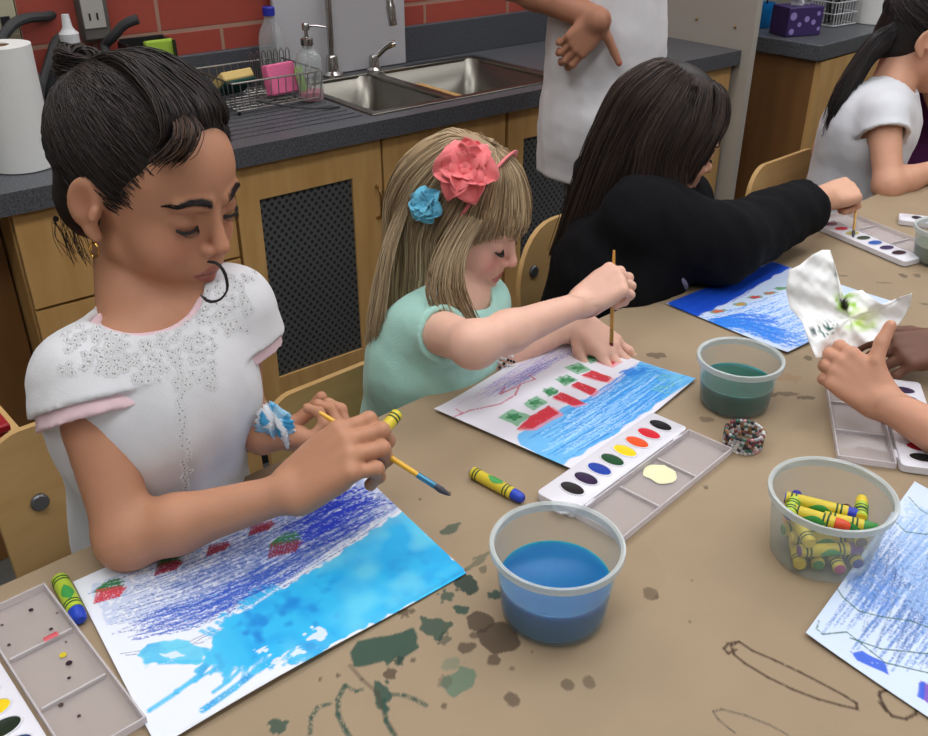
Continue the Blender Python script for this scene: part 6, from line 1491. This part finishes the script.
# ------------------------------------------------------------------ tissue held up on the right
bd = [(789, 270), (800, 265), (812, 255), (822, 250), (830, 250), (834, 262), (838, 282), (841, 298), (850, 292), (862, 290), (872, 298), (882, 304), (890, 306), (898, 298), (912, 293), (910, 306), (902, 320), (892, 332), (882, 338), (868, 342), (852, 350), (834, 357), (816, 358), (809, 342), (802, 322), (790, 308), (786, 290)]
cx_, cy_ = 850, 318
def tf(i, res=26, m=81):
    pass
vv, cc, NR, NA = [], [], 26, 108
for r__ in range(NR + 1):
    for q in range(NA):
        t = q / NA * len(bd); i0 = int(t) % len(bd); i1 = (i0 + 1) % len(bd); ff = t - int(t); bx = bd[i0][0] * (1 - ff) + bd[i1][0] * ff; by = bd[i0][1] * (1 - ff) + bd[i1][1] * ff
        k = max(r__ / NR, .002); x = cx_ + (bx - cx_) * k; y = cy_ + (by - cy_) * k; an = math.atan2(by - cy_, bx - cx_)
        dep = 1.125 + .0007 * (345 - y) * .6 + k * (.012 * math.sin(an * 4 + .6) + .004 * math.sin(an * 9 + k * 3)) + .0022 * math.sin(x * .22 + y * .11) + .0018 * math.sin(y * .31 - x * .13) + .001 * math.sin(x * .5 + 1) * math.sin(y * .45)
        vv.append(list(at(x, y, dep))); col = np.array(lin((238, 238, 236)))
        nz = float(vnoise(np.array(x * .22), np.array(y * .22), 3)); nz2 = float(vnoise(np.array(x * .5), np.array(y * .5), 8))
        def mixc(c, m): 
            global col
            m = max(0, min(1, m)); col = col * (1 - m) + np.array(lin(c)) * m
        d = math.hypot((x - 846) / 15, (y - 304) / 14); mixc((150, 196, 50), (1.25 - d - nz * .9) * 1.8); d = math.hypot((x - 860) / 19, (y - 324) / 9); mixc((176, 214, 70), (1.15 - d - nz * .7) * 1.5)
        d = math.hypot((x - 866) / 20, (y - 316) / 12); mixc((226, 232, 170), (1 - d) * .8); d = math.hypot((x - 844) / 5, (y - 304) / 8); mixc((40, 44, 20), (1.25 - d - nz2 * .6) * 2.5)
        d = math.hypot((x - 827) / 12, (y - 329) / 9); mixc((24, 84, 74), (1.35 - d - abs(math.sin(x * .7 + 2 * math.sin(y * .4))) * 1.25) * 3); d = math.hypot((x - 813) / 4, (y - 332) / 4); mixc((20, 60, 60), (1.1 - d - nz2 * .4) * 3)
        cc.append(col)
ff_ = np.array([(r__ * NA + q, r__ * NA + (q + 1) % NA, (r__ + 1) * NA + (q + 1) % NA, (r__ + 1) * NA + q) for r__ in range(0, NR) for q in range(NA)])
vv = np.array(vv); tt_ = thing('paint_tissue', 'white tissue with green and black paint stains held up by the child at the right', 'tissue', vv.mean(0)); 
f3_ = ff_[ff_[:, 2] != ff_[:, 3]]; o_t = npmesh('sheet', vv, f3_, M_tissue, tt_, np.array(cc)); mods(o_t, solid=.0005)
# ================================================================== things on the counters
def kp_(s, m, z=CZ): return KS * s + KM * m + V(0, 0, z)
def roll(label, p, r, h, lean=0):
    T = Matrix.Translation(p); t = thing('paper_towel_roll', label, 'paper towels', p)
    part('paper', MB(T).lathe([(.021, .001), (r, .001), (r, h), (.021, h), (.021, .001)], 48), mat('towel paper', (214, 214, 210), .9, bump=.15, bscale=120), t)
    part('cardboard_core', MB(T).lathe([(.019, .002), (.021, .002), (.021, h - .002), (.019, h - .002), (.019, .002)], 32), mat('cardboard', (150, 118, 84), .9), t); return t
s_, m_, _ = k2(25, 166); roll('white paper towel roll at the left end of the counter', kp_(s_, m_, CZ + .001), .056, .215)
M_clear = clearm('clear bottle plastic', (196, 200, 200), .16); M_glass = clearm('clear glass', (190, 198, 196), .12, .03)
# clear bottle with white nozzle cap
p = on(84, 92, CZ + .001); p = kp_(p.dot(KS) - .085, min(p.dot(KM), 2.09), CZ + .001); T = Matrix.Translation(p)
t = thing('squeeze_bottle', 'clear plastic bottle with a white cap under the wall outlet', 'bottle', p)
part('body', MB(T).lathe([(0, 0), (.034, 0), (.036, .01), (.036, .11), (.033, .135), (.020, .155), (.015, .165), (.0145, .165), (.019, .154), (.032, .134), (.0348, .11), (.0348, .012), (0, .003)], 32), M_clear, t)
part('cap', MB(T).lathe([(0, .160), (.019, .160), (.020, .178), (.014, .184), (.010, .190), (.0075, .215), (0, .216)], 24), M_white, t)
# black basin with bowed handles behind the child's head
cb = on(95, 80, CZ); cb = kp_(.59, 2.03, CZ + .001); T = Matrix.Translation(cb) @ FK
t = thing('black_pan', 'black pan with bowed handles behind the foreground child\'s head', 'pan', cb, FK)
part('body', MB(T).lathe([(0, 0), (.088, 0), (.098, .010), (.104, .055), (.107, .058), (.104, .060), (.100, .056), (.094, .012), (.085, .004), (0, .004)], 40), M_black, t)
def P_(px, py, tt): return at(px, py, tt)
q0 = [T @ V(.088, -.045, .045), P_(105, 52, 2.02), P_(114, 36, 2.00), P_(125, 24, 1.99), P_(138, 19, 1.99)]
part('handle', MB().tube([Vector(z) for z in crom([list(a) for a in q0], 14)], .0105, 10), M_rubber, t)
q0 = [T @ V(-.088, -.045, .045), P_(34, 75, 1.84), P_(3, 48, 1.86), P_(9, 28, 1.87), P_(24, 19, 1.90), P_(44, 17, 1.95), P_(60, 20, 2.0), T @ V(-.05, .085, .055)]
part('handle', MB().tube([Vector(z) for z in crom([list(a) for a in q0], 30)], .0105, 10), M_rubber, t)
# black sponge caddy and lime sponge
cs_, cz_ = kplane(147, 39, 2.10); ck_ = (cz_ - CZ) / .085; cc_ = kp_(cs_, 2.105, CZ + .001); T = Matrix.Translation(cc_) @ FK @ Matrix.Diagonal((1, 1, ck_, 1)); t = thing('sponge_caddy', 'black plastic caddy standing between the pan and the dish rack', 'caddy', cc_, FK)
mb = MB(T).span((-.055, -.03, 0), (.055, .03, .004)).span((-.055, -.03, .004), (-.051, .03, .082)).span((.051, -.03, .004), (.055, .03, .082)).span((-.051, -.03, .004), (.051, -.026, .060)).span((-.051, .026, .004), (.051, .03, .085)); part('body', mb, M_black, t, bevel=.001)
def sponge(label, p, fr, col, scr, dx=.05, dy=.015, dz=.035):
    T = Matrix.Translation(p) @ fr; t = thing('sponge', label, 'sponge', p, fr); part('foam', MB(T).box((0, 0, 0), (dx * 2, dy * 1.4, dz * 2)), mat('foam %d %d' % col[:2], col, .9, bump=.4, bscale=300), t, bevel=.004)
    if scr: part('scrub_pad', MB(T).box((0, -dy * .95, 0), (dx * 2, dy * .5, dz * 2)), mat('pad %d %d' % scr[:2], scr, .95, bump=.5, bscale=400), t, bevel=.003)
sponge('lime green sponge standing in the black caddy', cc_ + KS * .012 + V(0, 0, .085 * ck_ - .045) - KM * .008 + KS * .012, FK, (150, 180, 60), None, .034, .012, .040)
# dish rack
r0 = kp_(.99, 1.995, CZ + .001); T = Matrix.Translation(r0) @ FK; t = thing('dish_rack', 'chrome wire dish rack holding sponges left of the soap bottle', 'dish rack', r0, FK)
W_, D_, H_ = .112, .098, .072
def loop(z, k=1): return [(W_ * k * a, D_ * k * b, z) for a, b in ((-1, -1), (1, -1), (1, 1), (-1, 1), (-1, -1))]
M_wire = mat('rack wire', (150, 146, 140), .3, .9)
part('top_rim', MB(T).tube(loop(H_), .0022, 6), M_wire, t); part('lower_rim', MB(T).tube(loop(.012, .94), .002, 6), M_wire, t)
mb = MB(T)
for i in range(13):
    x = -W_ + 2 * W_ * i / 12
    mb.tube([(x, -D_, H_), (x * .94, -D_ * .94, .012), (x * .94, D_ * .94, .012), (x, D_, H_)], .0013, 5)
part('side_wires', mb, M_wire, t, kind=None) if False else part('side_wire', mb, M_wire, t)
mb = MB(T)
for i in range(9):
    y = -D_ + 2 * D_ * i / 8; mb.tube([(-W_, y, H_), (-W_ * .94, y * .94, .012), (W_ * .94, y * .94, .012), (W_, y, H_)], .0013, 5)
part('cross_wire', mb, M_wire, t)
mb = MB(T)
for i in range(7):
    x = .01 + i * .0155; mb.tube([(x, .052, .012), (x, .052, .095), (x + .005, .052, .102), (x + .010, .052, .095), (x + .010, .052, .012)], .0013, 5)
part('plate_prongs', mb, M_wire, t)
for a in (-1, 1):
    for b in (-1, 1): part('foot', MB(T).tube([(a * W_ * .85, b * D_ * .85, .012), (a * W_ * .85, b * D_ * .85, .0)], .0035, 8), M_black, t)
for a, b in ((-.085, -.035), (-.02, .02)): pass
def rs(x, y, z, rz=0, tilt=0): return r0 + (FK @ V(x, y, z)), FK @ Matrix.Rotation(R(rz), 4, 'Z') @ Matrix.Rotation(R(tilt), 4, 'X')
q, fr_ = rs(-.045, .045, .046, 10, 55); sponge('yellow sponge with a dark green pad lying in the dish rack', q, fr_, (204, 176, 110), (20, 66, 58), .042, .016, .034)
q, fr_ = rs(.040, -.03, .052, 8, -12); sponge('pink sponge leaning in the dish rack', q, fr_, (216, 104, 144), None, .038, .018, .034)
q, fr_ = rs(.090, -.035, .046, 60, -10); sponge('lime sponge beside the pink one in the dish rack', q, fr_, (140, 190, 84), None, .026, .012, .026)
part('strap', MB().tube([Vector(z) for z in crom([list(r0 + (FK @ V(*q))) for q in ((-.06, -.10, .03), (.0, -.125, .014), (.05, -.15, .006), (.11, -.17, .004))], 14)], .0022, 6), M_black, t, label='black cord trailing from the rack')
# bottle with blue cap
p = kp_(1.095, 2.115, CZ + .001); T = Matrix.Translation(p) @ Matrix.Diagonal((.95, .95, .9, 1)); t = thing('drink_bottle', 'clear plastic bottle with a blue cap behind the dish rack', 'bottle', p)
part('body', MB(T).lathe([(0, 0), (.028, 0), (.032, .006), (.031, .04), (.033, .05), (.033, .12), (.028, .145), (.014, .172), (.013, .185), (.0118, .185), (.0128, .171), (.0268, .144), (.0318, .12), (.0318, .008), (0, .003)], 32), M_clear, t)
part('cap', MB(T).lathe([(0, .184), (.0155, .184), (.0155, .203), (.014, .205), (0, .205)], 24), mat('blue cap', (36, 44, 150), .4), t)
# soap dispenser
p = kp_(1.09, 1.935, CZ + .001); T = Matrix.Translation(p) @ FK @ Matrix.Diagonal((.92, .92, .84, 1)); t = thing('soap_dispenser', 'clear glass soap pump with a little pink soap beside the sink', 'soap dispenser', p, FK)
part('body', MB(T).lathe([(0, 0), (.031, 0), (.033, .004), (.033, .105), (.029, .122), (.018, .134), (.0125, .138), (.0125, .148), (.0115, .148), (.0115, .137), (.017, .132), (.0275, .121), (.0315, .104), (.0315, .006), (0, .003)], 40), M_glass, t)
part('pink_soap', MB(T).lathe([(0, .004), (.0305, .004), (.031, .006), (.031, .026), (0, .026)], 40), mat('pink soap', (214, 120, 140), .2), t)
pm = part('pump_collar', MB(T).lathe([(0, .147), (.0155, .147), (.0155, .164), (.010, .168), (0, .168)], 24), M_chrome, t)
part('pump_head', MB(T).lathe([(.0045, .168), (.0045, .184), (.0095, .186), (.0095, .200), (.007, .204), (0, .204)], 20), M_chrome, pm); part('pump_spout', MB(T).tube([(0, 0, .196), (.022, -.010, .196), (.044, -.02, .191)], [.0045, .0036, .0028], 10), M_chrome, pm)
part('dip_tube', MB(T).tube([(0, 0, .147), (.004, .004, .01)], .0022, 8), M_white, pm)
# ---- far right counter
p = on(795, 34, CZ + .001); T = Matrix.Translation(p) @ Matrix.Rotation(R(18), 4, 'Z'); fr_ = Matrix.Rotation(R(18), 4, 'Z')
t = thing('tissue_box', 'purple tissue box with pale circles on the far corner cabinet', 'tissue box', p, fr_); part('box', MB(T).span((-.062, -.04, 0), (.062, .05, .085)), mat('purple card', (58, 40, 92), .5), t, bevel=.002)
mb = MB(T)
for (x, z, r_q) in ((-.045, .060, .012), (-.020, .035, .007), (.005, .050, .009), (.030, .040, .008), (.045, .065, .007), (.052, .020, .006), (-.045, .015, .009)):
    mb.add([(x + r_q * math.cos(a * .5236), -.0406, z + r_q * math.sin(a * .5236)) for a in range(12)], [tuple(range(12))])
part('circle_print', mb, mat('lilac print', (150, 132, 190), .5), t); part('tissue_tuft', MB(T).grid(lambda a, b: ((a - .5) * .07 + .008 * math.sin(b * 7), .01 * math.sin(a * 9 + b * 3), .083 + b * .05 * (1 - .4 * abs(a - .5))), 12, 8), M_white, t, solid=.0006)
p = on(762, 27, CZ + .001); T = Matrix.Translation(p); t = thing('blue_cup', 'bright blue cup behind the purple tissue box', 'cup', p)
part('body', MB(T).lathe([(0, 0), (.024, 0), (.026, .003), (.033, .075), (.031, .075), (.024, .005), (0, .004)], 28), mat('blue cup plastic', (20, 120, 190), .35), t)
part('brush_handle', MB(T).tube([(0, 0, .01), (.012, .01, .13)], .003, 6), M_black, t)
s6 = on(868, 20, CZ + .001); roll('white paper towel roll on the far corner cabinet', on(872, 22, CZ + .001), .062, .25)
p = on(832, 24, CZ + .001); T = Matrix.Translation(p) @ Matrix.Rotation(R(35), 4, 'Z'); t = thing('utensil_rack', 'white wire rack with dark utensils on the far corner cabinet', 'rack', p, Matrix.Rotation(R(35), 4, 'Z'))
mb = MB(T)
for z in (.004, .04, .075): mb.tube([(a * .06, b * .045, z) for a, b in ((-1, -1), (1, -1), (1, 1), (-1, 1), (-1, -1))], .002, 6)
for i in range(9):
    x = -.06 + .015 * i; mb.tube([(x, -.045, .004), (x, -.045, .075)], .0014, 5); mb.tube([(x, .045, .004), (x, .045, .075)], .0014, 5)
part('frame', mb, M_white, t)
for i in range(5): part('utensil', MB(T).tube([(-.04 + i * .02, .0, .006), (-.045 + i * .024, .012 * (i % 2), .13 + .012 * (i % 3))], .005, 6), M_dark if i % 2 else M_rubber, t)
# ------------------------------------------------------------------ world + view
w = bpy.data.worlds.new('world'); SC.world = w; w.use_nodes = True
w.node_tree.nodes['Background'].inputs['Color'].default_value = (0.95, 0.97, 1.0, 1); w.node_tree.nodes['Background'].inputs['Strength'].default_value = 0.3
SC.view_settings.view_transform = 'Standard'; SC.view_settings.look = 'None'; SC.view_settings.gamma = 1; SC.view_settings.use_curve_mapping = False
SC.view_settings.exposure = -0.40
